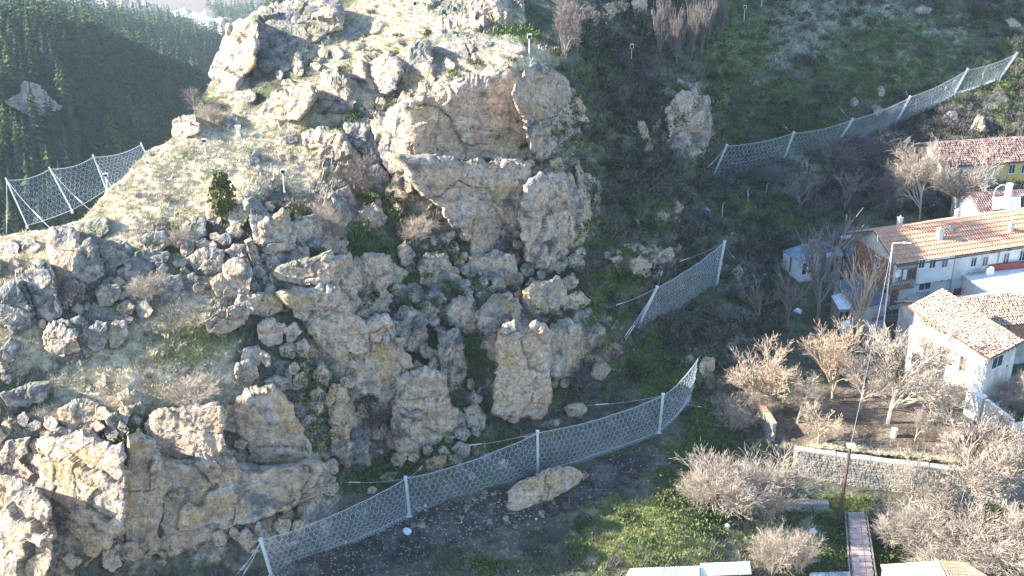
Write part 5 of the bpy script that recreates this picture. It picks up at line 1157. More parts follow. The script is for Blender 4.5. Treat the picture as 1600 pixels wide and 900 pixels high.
# ------------------------------------------------------------------ floodlight posts
M['white_paint'] = mat('white_metal', (.75,.75,.73), rough=.5, var=.06); M['black'] = mat('black_glass', (.02,.02,.025), rough=.3, var=.1, spec=.5)
def light_post(bx, by, ty, label, kx=0):
    b = surf(bx, by); k = px_m(b); h = (by - ty) / k / math.cos(R(PITCH)); r = empty('floodlight_post', b, rnd.uniform(-.4, .4), label, 'light post', 'floodlight posts on the hill'); r.scale = (.72, .72, 1)
    MB().tube((0, 0, -.3), (0, 0, h * .82), .075, .06, 8).build('pole', M['white_paint'], r)
    MB().box((-.14, -.14, -.3), (.14, .14, .1)).build('footing', M['white_paint'], r)
    f = MB(); f.box((-.3, -.16, h * .86), (.3, -.10, h)); f.box((-.3, .10, h * .82), (.3, .14, h)); f.box((-.3, -.099, h * .82), (-.24, .099, h)); f.box((.24, -.099, h * .82), (.3, .099, h)); f.box((-.239, -.099, h - .05), (.239, .099, h)); fo = f.build('lamp_housing', M['white_paint'], r)
    MB().box((-.22, -.185, h * .85), (.22, -.163, h * .97)).build('lens', M['black'], fo)
for a in [(825,92,59,'floodlight post standing on the brow above the great square face'),(989,106,71,'floodlight post at the edge of the dark ravine, right of the brow'),
          (650,40,7,'floodlight post on the upper dry slope near the top edge'),(1158,38,13,'floodlight post high on the green hillside'),(1099,82,48,'dim floodlight post beside the grey sapling thicket'),
          (1192,8,-12,'floodlight post cut by the top edge over the hillside'),(444,300,266,'floodlight post near the juniper on the dry slope'),(321,245,217,'floodlight post in the middle of the dry slope'),
          (236,282,254,'floodlight post close to the left net'),(170,300,274,'double floodlight post in front of the left net')]: light_post(*a)
b = surf(374, 214); r = empty('white_cabinet', b, .2, 'small white box pedestal on the dry slope below the skyline crag', 'cabinet')
MB().box((-.22, -.22, -.3), (.22, .22, .12)).build('plinth', M['white_paint'], r); MB().tube((0, 0, .121), (0, 0, .799), .16, .14, 8).build('body', M['white_paint'], r); MB().box((-.28, -.22, .8), (.28, .22, 1.05)).build('lid', M['white_paint'], r)
# old concrete fence posts in the gully and under the upper net
M['concrete'] = mat('old_concrete', (.36,.34,.31), var=.2, scale=4, bump=.05)
for k, (x, y) in enumerate([(1130,335),(1198,300),(1168,318),(1262,265),(1286,245),(1455,152+12),(1486,140),(1538,128),(1562,130),(1478,150),(1432,168),(1416,170)]):
    o = MB(); o.box((-.07, -.07, -.3), (.07, .07, 1.5)); o.tube((0, 0, 1.49), (.12, -.3, 1.8), .06, .05, 5); q = o.build('concrete_post', M['concrete']); q.location = surf(x, y); q.rotation_euler = (rnd.uniform(-.1, .1), rnd.uniform(-.15, .15), 0)
    tag(q, 'old bent topped concrete fence post ' + ('in the shaded gully' if k < 5 else 'under the upper net'), 'fence post', 'old fence posts in the gully' if k < 5 else 'old fence posts under the net'); NAMED.append((q, x, y, 'bent concrete fence post'))
# ------------------------------------------------------------------ village
M['plaster_white'] = mat('white_plaster', (.74,.73,.70), var=.14, scale=1.2, col2=(.62,.61,.58), bump=.03, bscale=6)
M['plaster_worn'] = mat('worn_plaster', (.66,.64,.60), var=.3, scale=1.0, col2=(.42,.40,.37), bump=.05, bscale=5)
M['plaster_yellow'] = mat('yellow_plaster', (.72,.47,.14), var=.12, scale=1.5, col2=(.70,.52,.24))
M['plaster_cream'] = mat('cream_plaster', (.58,.52,.42), var=.15, scale=1.5)
M['tile_red'] = mat('red_clay_tiles', (.52,.27,.17), var=.2, scale=2.5, col2=(.55,.32,.21), rough=.8)
M['tile_old'] = mat('weathered_clay_tiles', (.32,.22,.165), var=.5, scale=3.5, col2=(.43,.33,.25))
M['tile_dark'] = mat('shade_dark_tiles', (.12,.08,.075), var=.7, scale=3.0, col2=(.22,.165,.155))  # dark tiles deepened further, shade put into their colour
M['brick'] = mat('red_brick', (.36,.16,.10), var=.3, scale=5, col2=(.42,.22,.15))
M['wood'] = mat('brown_timber', (.20,.11,.06), var=.35, scale=4, col2=(.26,.17,.11))
M['wood_grey'] = mat('grey_timber', (.24,.21,.18), var=.35, scale=4, col2=(.32,.28,.23))
M['glass'] = mat('dark_window_glass', (.05,.06,.075), rough=.15, var=.2, spec=.6)
M['frame'] = mat('white_frame', (.72,.70,.67), rough=.6, var=.1)
M['sheet_blue'] = mat('blue_grey_sheet', (.24,.31,.38), rough=.6, var=.3, scale=1.5, col2=(.17,.21,.25))
M['sheet_dark'] = mat('dark_roofing_felt', (.10,.11,.12), rough=.8, var=.35, scale=1.5, col2=(.15,.15,.155))
M['sheet_white'] = mat('white_sheet', (.7,.72,.73), rough=.6, var=.2, scale=1.2, col2=(.55,.58,.6))
M['tarp'] = mat('blue_tarpaulin', (.12,.30,.62), rough=.5, var=.4, scale=2, col2=(.5,.62,.72))
M['plinth_red'] = mat('red_plinth_paint', (.30,.085,.07), var=.3)
M['wall_dirt'] = mat('dirty_kerb', (.22,.20,.17), var=.3, scale=3)
M['pink'] = mat('pink_paving', (.42,.32,.30), var=.35, scale=2, col2=(.30,.25,.23))
M['stonewall'] = mat('wall_stone', (.33,.29,.235), var=.45, scale=1.2, col2=(.22,.205,.18), bump=.04)
M['mortar'] = mat('wall_mortar', (.34,.31,.27), var=.3, scale=3)
M['sheet_yellow'] = mat('yellowed_sheet', (.62,.52,.27), var=.15, scale=2)
M['collector'] = mat('solar_collector_glass', (.55,.60,.66), rough=.25, var=.06, spec=.8)

class Frame:
    """a building's own axes: x along its front from A to B, y back, z up"""
    def __init__(s, A, B):
        s.A = Vector(A); d = Vector(B) - s.A; s.ang = math.atan2(d.y, d.x); s.L = math.hypot(d.x, d.y)
        s.M = Matrix.Translation(s.A) @ Matrix.Rotation(s.ang, 4, 'Z'); s.I = s.M.inverted()
    def front(s, px, py, y=0.0):
        """where the sight line through a photo pixel meets the front plane, in the building's axes"""
        x, yy, z = (float(v) for v in ray(px, py)); o = s.I @ Vector((0, 0, CAMZ)); d = (s.I.to_3x3() @ Vector((x, yy, z)))
        t = (y - o.y) / d.y; return o + d * t
def tiles(mb, e0, e1, r1, r0, step=.26, row=.34, jit=.03, th=.05, lift=.055, seed=0):
    """curved clay tiles laid over the slope eave e0-e1, ridge r0-r1"""
    r_ = random.Random(seed); e0, e1, r0, r1 = map(Vector, (e0, e1, r0, r1)); L = max((e1 - e0).length, (r1 - r0).length); S_ = (r0 - e0).length
    nx, ny = max(2, int(L / step)), max(2, int(S_ / row)); n = (e1 - e0).cross(r0 - e0).normalized()
    P = lambda u, v: e0.lerp(e1, u).lerp(r0.lerp(r1, u), v)
    for j in range(ny):
        for i in range(nx):
            a = r_.uniform(-jit, jit); b = r_.uniform(0, jit); u0, u1 = i / nx, (i + .93) / nx; v0, v1 = j / ny, min(1, (j + 1.1) / ny)
            q0, q1, q2, q3 = P(u0, v0), P(u1, v0), P(u1, v1), P(u0, v1); m0, m1 = (q0 + q1) / 2, (q2 + q3) / 2
            lo, hi = n * (lift + b), n * (.02 + b * .5); c = n * (th + .03)
            sh = (e1 - e0).normalized() * a
            mb.add([q0 + lo + sh, m0 + lo + c + sh, q1 + lo + sh, q2 + hi, m1 + hi + c, q3 + hi], [(0, 1, 4, 5), (1, 2, 3, 4), (0, 2, 1)])
def window(fr, root, px, py, w, h, y=0.0, wall_out=.0, name='window', muntin=True):
    c = fr.front(px, py, y); x, z = c.x, c.z; o = -wall_out
    f = MB(); t = .07; d0, d1 = y - .07, y + .02
    f.box((x - w/2 - t, d0, z - h/2 - t), (x - w/2, d1, z + h/2 + t)); f.box((x + w/2, d0, z - h/2 - t), (x + w/2 + t, d1, z + h/2 + t))
    f.box((x - w/2, d0, z + h/2), (x + w/2, d1, z + h/2 + t)); f.box((x - w/2, d0, z - h/2 - t), (x + w/2, d1, z - h/2))
    if muntin: f.box((x - .025, d0 + .015, z - h/2), (x + .025, d1, z + h/2))
    wo = f.build(name, M['frame'], root); MB().box((x - w/2, y - .035, z - h/2), (x + w/2, y - .005, z + h/2)).build('pane', M['glass'], wo)
    MB().box((x - w/2 - .14, y - .16, z - h/2 - t - .06), (x + w/2 + .14, y - .003, z - h/2 - t - .003)).build('sill', M['frame'], wo)
    return wo
def gable_house(label, fr, depth, he, rise, wall, tilem, x0=0, x1=None, base=-1.2, over=.45, gable_mat=None, tile_kw={}, mono=False, name='house'):
    L = fr.L if x1 is None else x1; root = empty(name, fr.A, fr.ang, label, 'house')
    w_ = MB(); w_.box((x0, 0, base), (L, .25, he)); w_.box((x0, depth - .25, base), (L, depth, he)); w_.build('wall', wall, root)
    for xa in (x0, L - .25):
        g = MB(); my = depth / 2; a, b = xa, xa + .25; e = .251
        g.add([(a, e, base), (a, depth - e, base), (a, depth - e, he), (a, my, he + rise * .97), (a, e, he), (b, e, base), (b, depth - e, base), (b, depth - e, he), (b, my, he + rise * .97), (b, e, he)],
              [(0,4,3,2,1),(5,6,7,8,9),(0,1,6,5),(1,2,7,6),(2,3,8,7),(3,4,9,8),(4,0,5,9)])
        g.build('gable_wall', gable_mat or wall, root)
    k = rise / (depth / 2); zo = he - over * k; r = MB()
    E0, E1, R0, R1 = (x0 - over, -over, zo), (L + over, -over, zo), (x0 - over, depth/2, he + rise), (L + over, depth/2, he + rise)
    B0, B1 = (x0 - over, depth + over, zo), (L + over, depth + over, zo)
    up = Vector((0, 0, .06)); q = lambda p: Vector(p) + up
    r.slab([q(E0), q(E1), q(R1), q(R0)], .1); r.slab([q(R0), q(R1), q(B1), q(B0)], .1); ro = r.build('roof', M['wood'], root)
    t = MB(); up2 = Vector((0, 0, .09)); q2 = lambda p: tuple(Vector(p) + up2)
    tiles(t, q2(E0), q2(E1), q2(R1), q2(R0), seed=1, **tile_kw); tiles(t, q2(B1), q2(B0), q2(R0), q2(R1), seed=2, **tile_kw)
    tag(t.build('roof_tile', tilem, ro), kind='stuff')
    rd = MB(); n = int((L - x0 + 2 * over) / .4)
    for i in range(n): rd.tube((x0 - over + i * .4, depth/2, he + rise + .12), (x0 - over + i * .4 + .42, depth/2, he + rise + .10), .14, .12, 6)
    tag(rd.build('ridge_tile', tilem, ro), kind='stuff')
    return root
def chimney(fr, root_label, x, y, z0, z1, s=.35, m='plaster_white', cap=True):
    pass

# --- the long white house with the red tiled roof
fr = Frame(atz(1393, 476, 5.7), atz(1593, 444, 5.7)); D_ = 9.0; HE = 5.3; RI = 2.0
house = gable_house('long white two storey house with a sunlit red tiled roof', fr, D_, HE, RI, M['plaster_white'], M['tile_red'], x1=fr.L + 6, gable_mat=M['plaster_worn'], tile_kw=dict(step=.34, row=.62, th=.06, jit=.02, lift=.105))
bp = MB()
for j in range(13):
    for i in range(28):
        y0 = .5 + i * .29 + (j % 2) * .14; z0 = 1.0 + j * .3
        if y0 < D_ - .7: bp.box((-.05, y0, z0), (-.002, y0 + .26, z0 + .27))
tag(bp.build('brick', M['brick'], house), 'exposed red brick panel on the left end wall', kind='stuff')
for py_, z_, w2 in ((3.6, 3.4, .9), (1.4, .9, .6)):
    f = MB(); f.box((-.13, py_ - w2/2 - .1, z_ - .1), (-.051, py_ + w2/2 + .1, z_ + 1.1)); wo = f.build('window', M['frame'], house); MB().box((-.15, py_ - w2/2, z_), (-.131, py_ + w2/2, z_ + 1)).build('pane', M['glass'], wo)
for (x, y) in ((1440,412),(1457,412),(1476,411)): window(fr, house, x, y, .75, 1.0, -.45)
# jettied upper storey at the left, resting on beams
a = fr.front(1434, 420, -.45).x; b = fr.front(1489, 420, -.45).x
MB().box((a, -.45, 2.35), (b, -.002, HE - .05)).build('jettied_upper_storey', M['plaster_white'], house)
for i in range(6): MB().box((a + .2 + i * (b - a - .5) / 5, -.42, 2.2), (a + .34 + i * (b - a - .5) / 5, -.003, 2.345)).build('floor_beam', M['wood'], house)
for (x, y, w1, h1) in ((1521,409,.7,1.1),(1539,408,.7,1.1),(1572,403,.75,1.2),(1597,399,.75,1.2),(1445,445,1.5,1.2),(1471,438,.35,.4),(1516,441,.55,.9),(1528,440,.5,.9),(1545,436,.35,.4),(1588,431,.5,.9),(1597,429,.5,.9),(1553,393,.5,.22),(1577,389,.5,.22)): window(fr, house, x, y, w1, h1, 0, muntin=w1 > .6)
c = fr.front(1399, 450); do = MB().box((c.x - .5, -.08, -.1), (c.x + .5, -.003, 2.1)).build('door', M['wood'], house); MB().box((c.x + .3, -.12, .9), (c.x + .36, -.081, 1.1)).build('handle', M['steel'], do)
c = fr.front(1565, 445); MB().box((c.x - .5, -.06, 0), (c.x + .5, -.003, 2.0)).build('door', M['wood_grey'], house)
# timber balcony
a = fr.front(1398, 430, -1.0).x - .4; b = fr.front(1432, 420, -.9).x; bal = MB().box((a, -1.0, 2.25), (b, -.003, 2.4)).build('balcony', M['wood'], house)
p = MB()
for i in range(15): p.box((a + .05 + i * (b - a - .15) / 14, -.98, 2.401), (a + .11 + i * (b - a - .15) / 14, -.94, 3.25))
p.box((a, -1.0, 3.251), (b, -.92, 3.33)); p.build('railing', M['wood_grey'], bal)
p = MB()
for i in range(4): p.box((a + .02 + i * (b - a - .14) / 3, -.99, 3.331), (a + .14 + i * (b - a - .14) / 3, -.89, 4.9))
p.build('balcony_post', M['wood'], bal)
m_ = a + (b - a) * .42; g = MB().box((m_, -.96, 3.34), (b - .15, -.9, 4.85)).build('glazed_screen', M['wood'], bal)
for i in range(3): MB().box((m_ + .15 + i * .62, -.985, 3.5), (m_ + .62 + i * .62, -.961, 4.7)).build('pane', M['frame'] if i == 0 else M['glass'], g)
# plinth, drainpipes
a = fr.front(1490, 455).x; MB().box((a, -.12, -1), (fr.L + 6, -.002, .75)).build('plinth', M['plinth_red'], house)
for q in (1488, 1556):
    x_ = fr.front(q, 420).x; MB().tube((x_, -.14, 0), (x_, -.14, HE - .2), .06, .06, 6).build('drainpipe', M['wood_grey'], house)
gt = MB(); gt.tube((-.4, -.55, HE - .28), (fr.L + 6, -.55, HE - .28), .07, .07, 6); gt.build('gutter', M['rust'], house)
# chimneys and vents
def zroof(y): return HE + RI * (1 - abs(y - D_/2) / (D_/2))
for (px_, py_, y_, hh_, s_) in ((1469,352,2.2,1.5,.3),(1405,345,6.2,1.4,.24),(1495,332,6.5,1.3,.24),(1577,362,1.8,1.3,.22),(1485,350,3.2,.5,.25)):
    x_ = fr.front(px_, py_ + 8, y_).x; zb = zroof(y_) - .2
    ch = MB(); ch.box((x_ - s_, y_ - s_, zb), (x_ + s_, y_ + s_, zb + hh_)); co = ch.build('chimney', M['plaster_white'], house)
    MB().box((x_ - s_ - .06, y_ - s_ - .06, zb + hh_ + .002), (x_ + s_ + .06, y_ + s_ + .06, zb + hh_ + .1)).build('cap', M['concrete'], co)
    MB().tube((x_, y_, zb + hh_ + .1), (x_, y_, zb + hh_ + .35), .1, .08, 8).build('flue', M['concrete'], co)
# satellite dishes
def dish(p, rz, r, label):
    o = empty('satellite_dish', p, rz, label, 'satellite dish'); d = MB(); n = 20; d.v = []; 
    vs = []
    for j, q in enumerate((0, .5, .8, 1)):
        for i in range(n): t = 6.283 * i / n; vs.append((math.cos(t) * r * q, -.35 * r * q * q, math.sin(t) * r * q + r))
    for j, q in enumerate((1, .8, .5, 0)):
        for i in range(n): t = 6.283 * i / n; vs.append((math.cos(t) * r * q, -.35 * r * q * q + .03, math.sin(t) * r * q + r))
    d.add(vs, [(j*n+i, j*n+(i+1)%n, (j+1)*n+(i+1)%n, (j+1)*n+i) for j in range(7) for i in range(n)]); d.build('reflector', M['white_paint'], o, True)
    MB().tube((0, -.1*r, r * .2), (0, -r * 1.1, r * .8), .02, .02, 5).tube((0, -r*1.15, r*.8), (0, -r, r*.85), .06, .06, 6).build('feed_arm', M['steel'], o); MB().tube((0, .1, -.6), (0, .05, r), .035, .035, 6).build('mast', M['steel'], o)
dish(fr.M @ (fr.front(1400, 434, -1.15)), fr.ang + .3, .55, 'round white satellite dish on the timber balcony')
# climbing vine on the facade
v = MB(); r_ = random.Random(4)
for i in range(260):
    x_ = fr.front(1525, 420).x + r_.gauss(0, 1.0); z_ = 2.5 + r_.gauss(0, .35); 
    if r_.random() < .4: x_ = fr.front(1508, 440).x + r_.gauss(0, .5); z_ = r_.uniform(0, 2.6)
    p_ = Vector((x_, -.15 - r_.random() * .5, z_)); v.tube(p_, p_ + Vector((r_.uniform(-.5, .5), r_.uniform(-.15, .1), r_.uniform(-.25, .25))), .018, .01, 3, False)
vo = v.build('climbing_vine', M['twig_dark']); vo.matrix_world = fr.M; tag(vo, 'dark bare vine climbing the front of the long white house', 'vine')
# woodpile, poles and tarpaulin by the door
def at_front(px, py, y): return fr.front(px, py, y)
wp = empty('woodpile', fr.M @ Vector((fr.front(1412, 470).x, 0, 0)), fr.ang, 'stacked pale planks against the white house wall', 'woodpile'); r_ = random.Random(8)
for j in range(7):
    for i in range(4):
        L_ = r_.uniform(3.6, 4.6); q = MB(); y0 = -1.7 + i * .36; z0 = j * .13 - .05; s0 = r_.uniform(0, .5)
        q.box((s0, y0, z0), (s0 + L_, y0 + .31, z0 + .11)); q.build('plank', M['wood_grey'] if r_.random() < .4 else M['plaster_cream'], wp)
for i in range(5):
    p_ = Vector((fr.front(1413 + i * 4, 470).x, -1.9 + .1 * i, 0)); lp = MB().tube(p_, p_ + Vector((1.4, .9, 1.5)), .05, .04, 5).build('leaning_pole', M['wood_grey']); lp.matrix_world = fr.M; tag(lp, ['leftmost','second from left','middle','second from right','rightmost'][i] + ' grey pole leaning on the plank stack by the brown door', 'pole', 'poles by the plank stack')
g_ = np.array([[(u * 4.4, v_ * 1.3, .55 * math.sin(3.14 * v_) + .12 * mnoise.noise(Vector((u * 9, v_ * 5, 1)))) for u in np.linspace(0, 1, 18)] for v_ in np.linspace(0, 1, 8)])
to = link('tarpaulin', mesh_np('tarpaulin', g_.reshape(-1, 3), grid_faces(8, 18), M['tarp'])); to.location = atz(1420, 481, 5.3); to.rotation_euler = (0, 0, .2); tag(to, 'crumpled blue and white tarpaulin behind the old tiled roof', 'tarpaulin')

# --- yellow house
fr = Frame(atz(1468, 305, 8.2), atz(1600, 296, 8.2)); yh = gable_house('yellow rendered house under an old dark tiled roof', fr, 8.5, 4.2, 1.6, M['plaster_yellow'], M['tile_dark'], x1=fr.L + 7, gable_mat=M['plaster_cream'], tile_kw=dict(step=.3, row=.42, jit=.14, th=.12))
cx_ = fr.front(1553, 280).x; MB().box((0, -.03, -1), (cx_, -.002, 4.1)).build('cream_wall_panel', M['plaster_cream'], yh)
for (x, y, w1, h1) in ((1581,264,.8,1.2),(1556,264,.5,1.0),(1600,264,.7,1.1)): window(fr, yh, x, y, w1, h1, -.031)
# a car beside it
cb = atz(1574, 303, 8.3); car = empty('parked_car', cb, .5, 'dark parked car partly hidden below the yellow wall', 'car')
b = MB(); pr_ = [(-2, .35), (-2, .8), (-1.2, .95), (-.6, 1.4), (.8, 1.42), (1.5, 1.0), (2.05, .85), (2.05, .35)]
b.add([(x, -.8, z) for x, z in pr_] + [(x, .8, z) for x, z in pr_], [tuple(range(7, -1, -1)), tuple(range(8, 16))] + [(i, (i+1) % 8, 8 + (i+1) % 8, 8 + i) for i in range(8)]); b.build('body', mat('dark_car_paint', (.05,.06,.08), rough=.3, var=.05, spec=.6), car)
MB().box((-.55, -.82, 1.0), (.75, .82, 1.3)).build('side_window', M['glass'], car)
for x_ in (-1.25, 1.3):
    for y_ in (-.8, .8): MB().tube((x_, y_ - .1, .33), (x_, y_ + .1, .33), .33, .33, 14).build('wheel', M['black'], car)

# --- dark roofed house with the solar water heater
fr = Frame(atz(1532, 398, 6.2), atz(1640, 392, 6.2)); dh = gable_house('dark tiled house behind the long white one, with a solar water heater', fr, 9, 4.6, 1.7, M['plaster_worn'], M['tile_dark'], x1=fr.L + 2, tile_kw=dict(step=.3, row=.38, jit=.05))
sh_o = fr.M @ Vector((fr.front(1548, 342, 1.2).x, 1.2, 5.0 + .45)); so = empty('solar_water_heater', sh_o, fr.ang, 'solar water heater with three bright collectors and an upright white tank', 'solar heater')
for i in range(3):
    q = MB(); x_ = i * 1.25; q.slab([Vector((x_, 0, .0)), Vector((x_ + 1.1, 0, .0)), Vector((x_ + 1.9, 1.7, .95)), Vector((x_ + .8, 1.7, .95))], .08); c_ = q.build('collector', M['collector'], so)
    q = MB(); q.tube((x_, 0, .03), (x_ + .8, 1.7, .98), .035, .035, 5); q.tube((x_ + 1.1, 0, .03), (x_ + 1.9, 1.7, .98), .035, .035, 5); q.build('frame', M['steel'], c_)
MB().tube((2.9, 2.0, .2), (2.9, 2.0, 2.5), .42, .42, 16).build('tank', M['white_paint'], so)
MB().path([(2.6, 2.0, 2.3), (1.8, 2.0, 2.4), (1.2, 1.9, 2.1), (.9, 1.8, 1.6), (.85, 1.75, 1.0)], .05, 6).build('pipe', M['white_paint'], so)
q = MB()
for x_ in (.9, 3.4): q.tube((x_, 1.7, .9), (x_, 1.8, -.6), .04, .04, 5)
q.build('stand', M['steel'], so)

# --- ruined house, front wing and rear range
fr = Frame(atz(1527, 656, 3.8), atz(1590, 624, 3.8)); fr.L = 4.6; HW = 7.2
rh = empty('ruined_house', fr.A, fr.ang, 'half ruined white house with sunlit left walls and a sagging tiled roof', 'house')
MB().box((0, 0, -1.5), (4.6, .3, HW)).build('wall', M['plaster_worn'], rh)  # worn plaster, greyer than the left walls: front's shade put into colour
lw = MB(); lw.box((0, .301, -1.5), (.3, 2.2, HW)); lw.box((0, 3.0, -1.5), (.3, 8.2, HW)); lw.box((0, 2.201, -1.5), (.3, 2.999, 4.2)); lw.box((0, 2.201, 5.9), (.3, 2.999, HW)); lw.build('wall', M['plaster_white'], rh)
MB().box((4.3, .301, -1.5), (4.6, 8.2, HW)).build('wall', M['plaster_worn'], rh)
MB().box((.31, 2.2, 4.2), (.6, 3.0, 5.9)).build('broken_opening', M['wood'], rh)
MB().box((-1.4, 5.2, -1.5), (-.002, 8.0, 5.6)).build('side_bay', M['plaster_white'], rh)
MB().box((-.9, -.6, -2), (-.003, 1.1, 3.0)).build('buttress', M['plaster_white'], rh)
MB().slab([Vector((-1.6, 5.0, 5.75)), Vector((-.05, 5.0, 6.15)), Vector((-.05, 8.2, 6.15)), Vector((-1.6, 8.2, 5.75))], .1).build('bay_roof', M['tile_old'], rh)
for (x, y, w1, h1) in ((1558,565,1.7,1.2),): 
    wo = window(fr, rh, x, y, w1, h1, 0, name='broken_window')
c = fr.front(1573, 572); MB().box((c.x - .05, -.02, c.z - .1), (c.x + .15, -.003, c.z + .1)).build('vent', M['black'], rh)
for (y_, z_, w1, h1) in ((6.4, 3.8, 1.0, 1.0),):
    MB().box((-1.46, y_, z_), (-1.402, y_ + w1, z_ + h1)).build('window', M['glass'], rh)
MB().box((-.05, 4.0, 5.3), (-.002, 4.8, 6.1)).build('window', M['wood_grey'], rh)
rr = MB(); E0, E1, R1, R0 = Vector((-.5, -.4, HW - .15)), Vector((5.0, -.4, HW + .1)), Vector((5.0, 9.3, HW + 2.1)), Vector((-.5, 9.3, HW + 1.6)); rr.slab([E0, E1, R1, R0], .12); ro = rr.build('roof', M['wood'], rh)
t = MB(); u_ = Vector((0, 0, .03)); tiles(t, E0 + u_, E1 + u_, R1 + u_, R0 + u_, seed=5, step=.27, row=.33, jit=.10, th=.06); tag(t.build('roof_tile', M['tile_old'], ro), kind='stuff')
MB().tube((-.7, 2.4, HW - .05), (.9, 2.6, HW + .3), .06, .06, 5).build('rafter', M['wood_grey'], rh)
q = MB()
for i in range(7): q.box((.1 + i * .65, -.35, HW - .32), (.2 + i * .65, -.003, HW - .2))
q.build('rafter_end', M['wood'], rh)
fr2 = Frame(atz(1463, 580, 4.2), atz(1600, 566, 4.2)); rb = gable_house('rear range of the ruin under a rambling weathered tiled roof', fr2, 6.5, 5.0, 1.5, M['plaster_worn'], M['tile_old'], x0=-1.5, x1=fr2.L + 4, tile_kw=dict(step=.27, row=.33, jit=.1, th=.06))
window(fr2, rb, 1467, 525, .8, 1.0, 0)
MB().box((fr2.front(1574, 515).x, -.35, 2.5), (fr2.L + 4, -.002, 4.95)).build('red_wall_panel', M['brick'], rb)
# --- bright flat roofed annex at the right edge, and its dish
fr3 = Frame(atz(1537, 497, 5.0), atz(1640, 486, 5.0)); an = empty('annex', fr3.A, fr3.ang, 'low bright white annex with a flat roof by the right edge', 'building')
MB().box((0, 0, -1), (10, 5, 3.0)).build('wall', M['plaster_white'], an); MB().box((-.15, -.15, 3.002), (10.2, 5.2, 3.15)).build('flat_roof', M['plaster_white'], an)
MB().box((3.2, 5.25, 2.2), (10.2, 5.6, 3.9)).build('red_parapet', M['plinth_red'], an)
MB().box((.5, -.05, 1.4), (.9, -.002, 2.1)).build('window', M['glass'], an)
dish(fr3.M @ Vector((2.6, 4.2, 3.2)), .4, .6, 'bright white satellite dish on the flat roofed annex')
# --- broken white wall house at the right edge
fr4 = Frame(atz(1572, 702, 3.6), atz(1640, 690, 3.6)); wh = empty('roofless_house', fr4.A, fr4.ang, 'roofless white walled house cut off by the right edge', 'house')
b = MB(); b.box((0, 0, -1), (.35, 4, 3.2)); b.box((.351, 0, -1), (1.6, .35, 2.6)); b.box((2.6, 0, -1), (8, .35, 3.6)); b.box((1.601, 0, 2.0), (2.599, .35, 3.2)); b.build('wall', M['plaster_white'], wh); MB().box((1.6, .12, -1), (2.6, .2, 2.0)).build('door', M['wood'], wh)

# --- shacks
def shack(label, quadpx, zs, base, roofm, wallm, cat='shed', th=.07, openings=(), ribs=0, name='shed'):
    """roof corners given front-left, front-right, back-right, back-left with their heights"""
    q = [atz(a, b, z) for (a, b), z in zip(quadpx, zs)]; o0 = Vector((q[0].x, q[0].y, base)); r = empty(name, o0, 0, label, cat)
    Q = [p - o0 for p in q]; c_ = sum(Q, Vector()) / 4; In = [c_ + (p - c_) * .93 for p in Q]
    for i in range(4):
        a, b = In[i], In[(i+1) % 4]; m = MB(); n = Vector((b.y - a.y, a.x - b.x, 0)).normalized() * -.1
        m.add([(a.x, a.y, -1), (b.x, b.y, -1), (b.x, b.y, b.z - .08), (a.x, a.y, a.z - .08)] + [(a.x + n.x, a.y + n.y, -1), (b.x + n.x, b.y + n.y, -1), (b.x + n.x, b.y + n.y, b.z - .08), (a.x + n.x, a.y + n.y, a.z - .08)],
              [(0,1,2,3),(7,6,5,4),(0,4,5,1),(1,5,6,2),(2,6,7,3),(3,7,4,0)]); m.build('wall', wallm, r)
    m = MB().slab(Q, th); ro = m.build('roof', roofm, r)
    if ribs:
        m = MB(); 
        for i in range(ribs): u = (i + .5) / ribs; m.tube(Q[0].lerp(Q[1], u), Q[3].lerp(Q[2], u), .035, .035, 4)
        m.build('roof_rib', roofm, ro)
    for side, u0, u1, z0, z1, mm in openings:
        a, b = In[side], In[(side+1) % 4]; p, p2 = a.lerp(b, u0), a.lerp(b, u1); n = Vector((b.y - a.y, a.x - b.x, 0)).normalized() * .02
        m = MB(); m.slab([Vector((p.x, p.y, z0)) + n, Vector((p2.x, p2.y, z0)) + n, Vector((p2.x, p2.y, z1)) + n, Vector((p.x, p.y, z1)) + n], .015); m.build('opening', M[mm], r)
    return r
shack('white walled shack with a curved blue grey roof, leftmost shack', [(1252,409),(1285,399),(1260,380),(1222,392)], [9.0,9.1,9.3,9.0], 6.9, M['sheet_blue'], M['plaster_white'], openings=[(0,.1,.3,.3,1.7,'black'),(0,.42,.6,.3,1.7,'black'),(3,.4,.5,0,1.9,'wood')], ribs=9)
shack('rusty brown shed roof behind the white walled shack', [(1282,395),(1308,390),(1292,371),(1262,374)], [9.6,9.6,9.9,9.9], 7, M['tile_dark'], M['wood_grey'], ribs=8)
shack('small grey plank shed beside the white walled shack', [(1292,402),(1318,399),(1312,384),(1288,386)], [9.4,9.4,9.5,9.5], 7, M['sheet_blue'], M['wood_grey'], openings=[(0,.3,.45,.4,2,'black'),(0,.6,.7,.4,2,'black')], ribs=5)
shack('narrow lean-to with a bright blue roof before the brick gable', [(1322,401),(1366,391),(1352,379),(1310,388)], [8.6,8.8,9.2,9.0], 6.8, M['sheet_blue'], M['wood_grey'], ribs=12)
shack('wide low outbuilding with a dark felt roof below the brick gable', [(1335,484),(1388,472),(1342,431),(1302,440)], [7.2,7.4,8.2,7.8], 5.4, M['sheet_dark'], M['plaster_worn'], ribs=0)
shack('little shed topped with broken white sheets', [(1311,483),(1333,482),(1315,458),(1299,462)], [7.3,7.3,7.6,7.6], 5.3, M['sheet_white'], M['wood_grey'], openings=[(0,.1,.35,.2,1.6,'black'),(0,.5,.8,.2,1.6,'black')], ribs=3)
shack('small white shed at the foot of the tall thin tree', [(1316,512),(1330,510),(1328,500),(1314,502)], [6.0,6.0,6.3,6.3], 4.9, M['sheet_white'], M['plaster_white'])
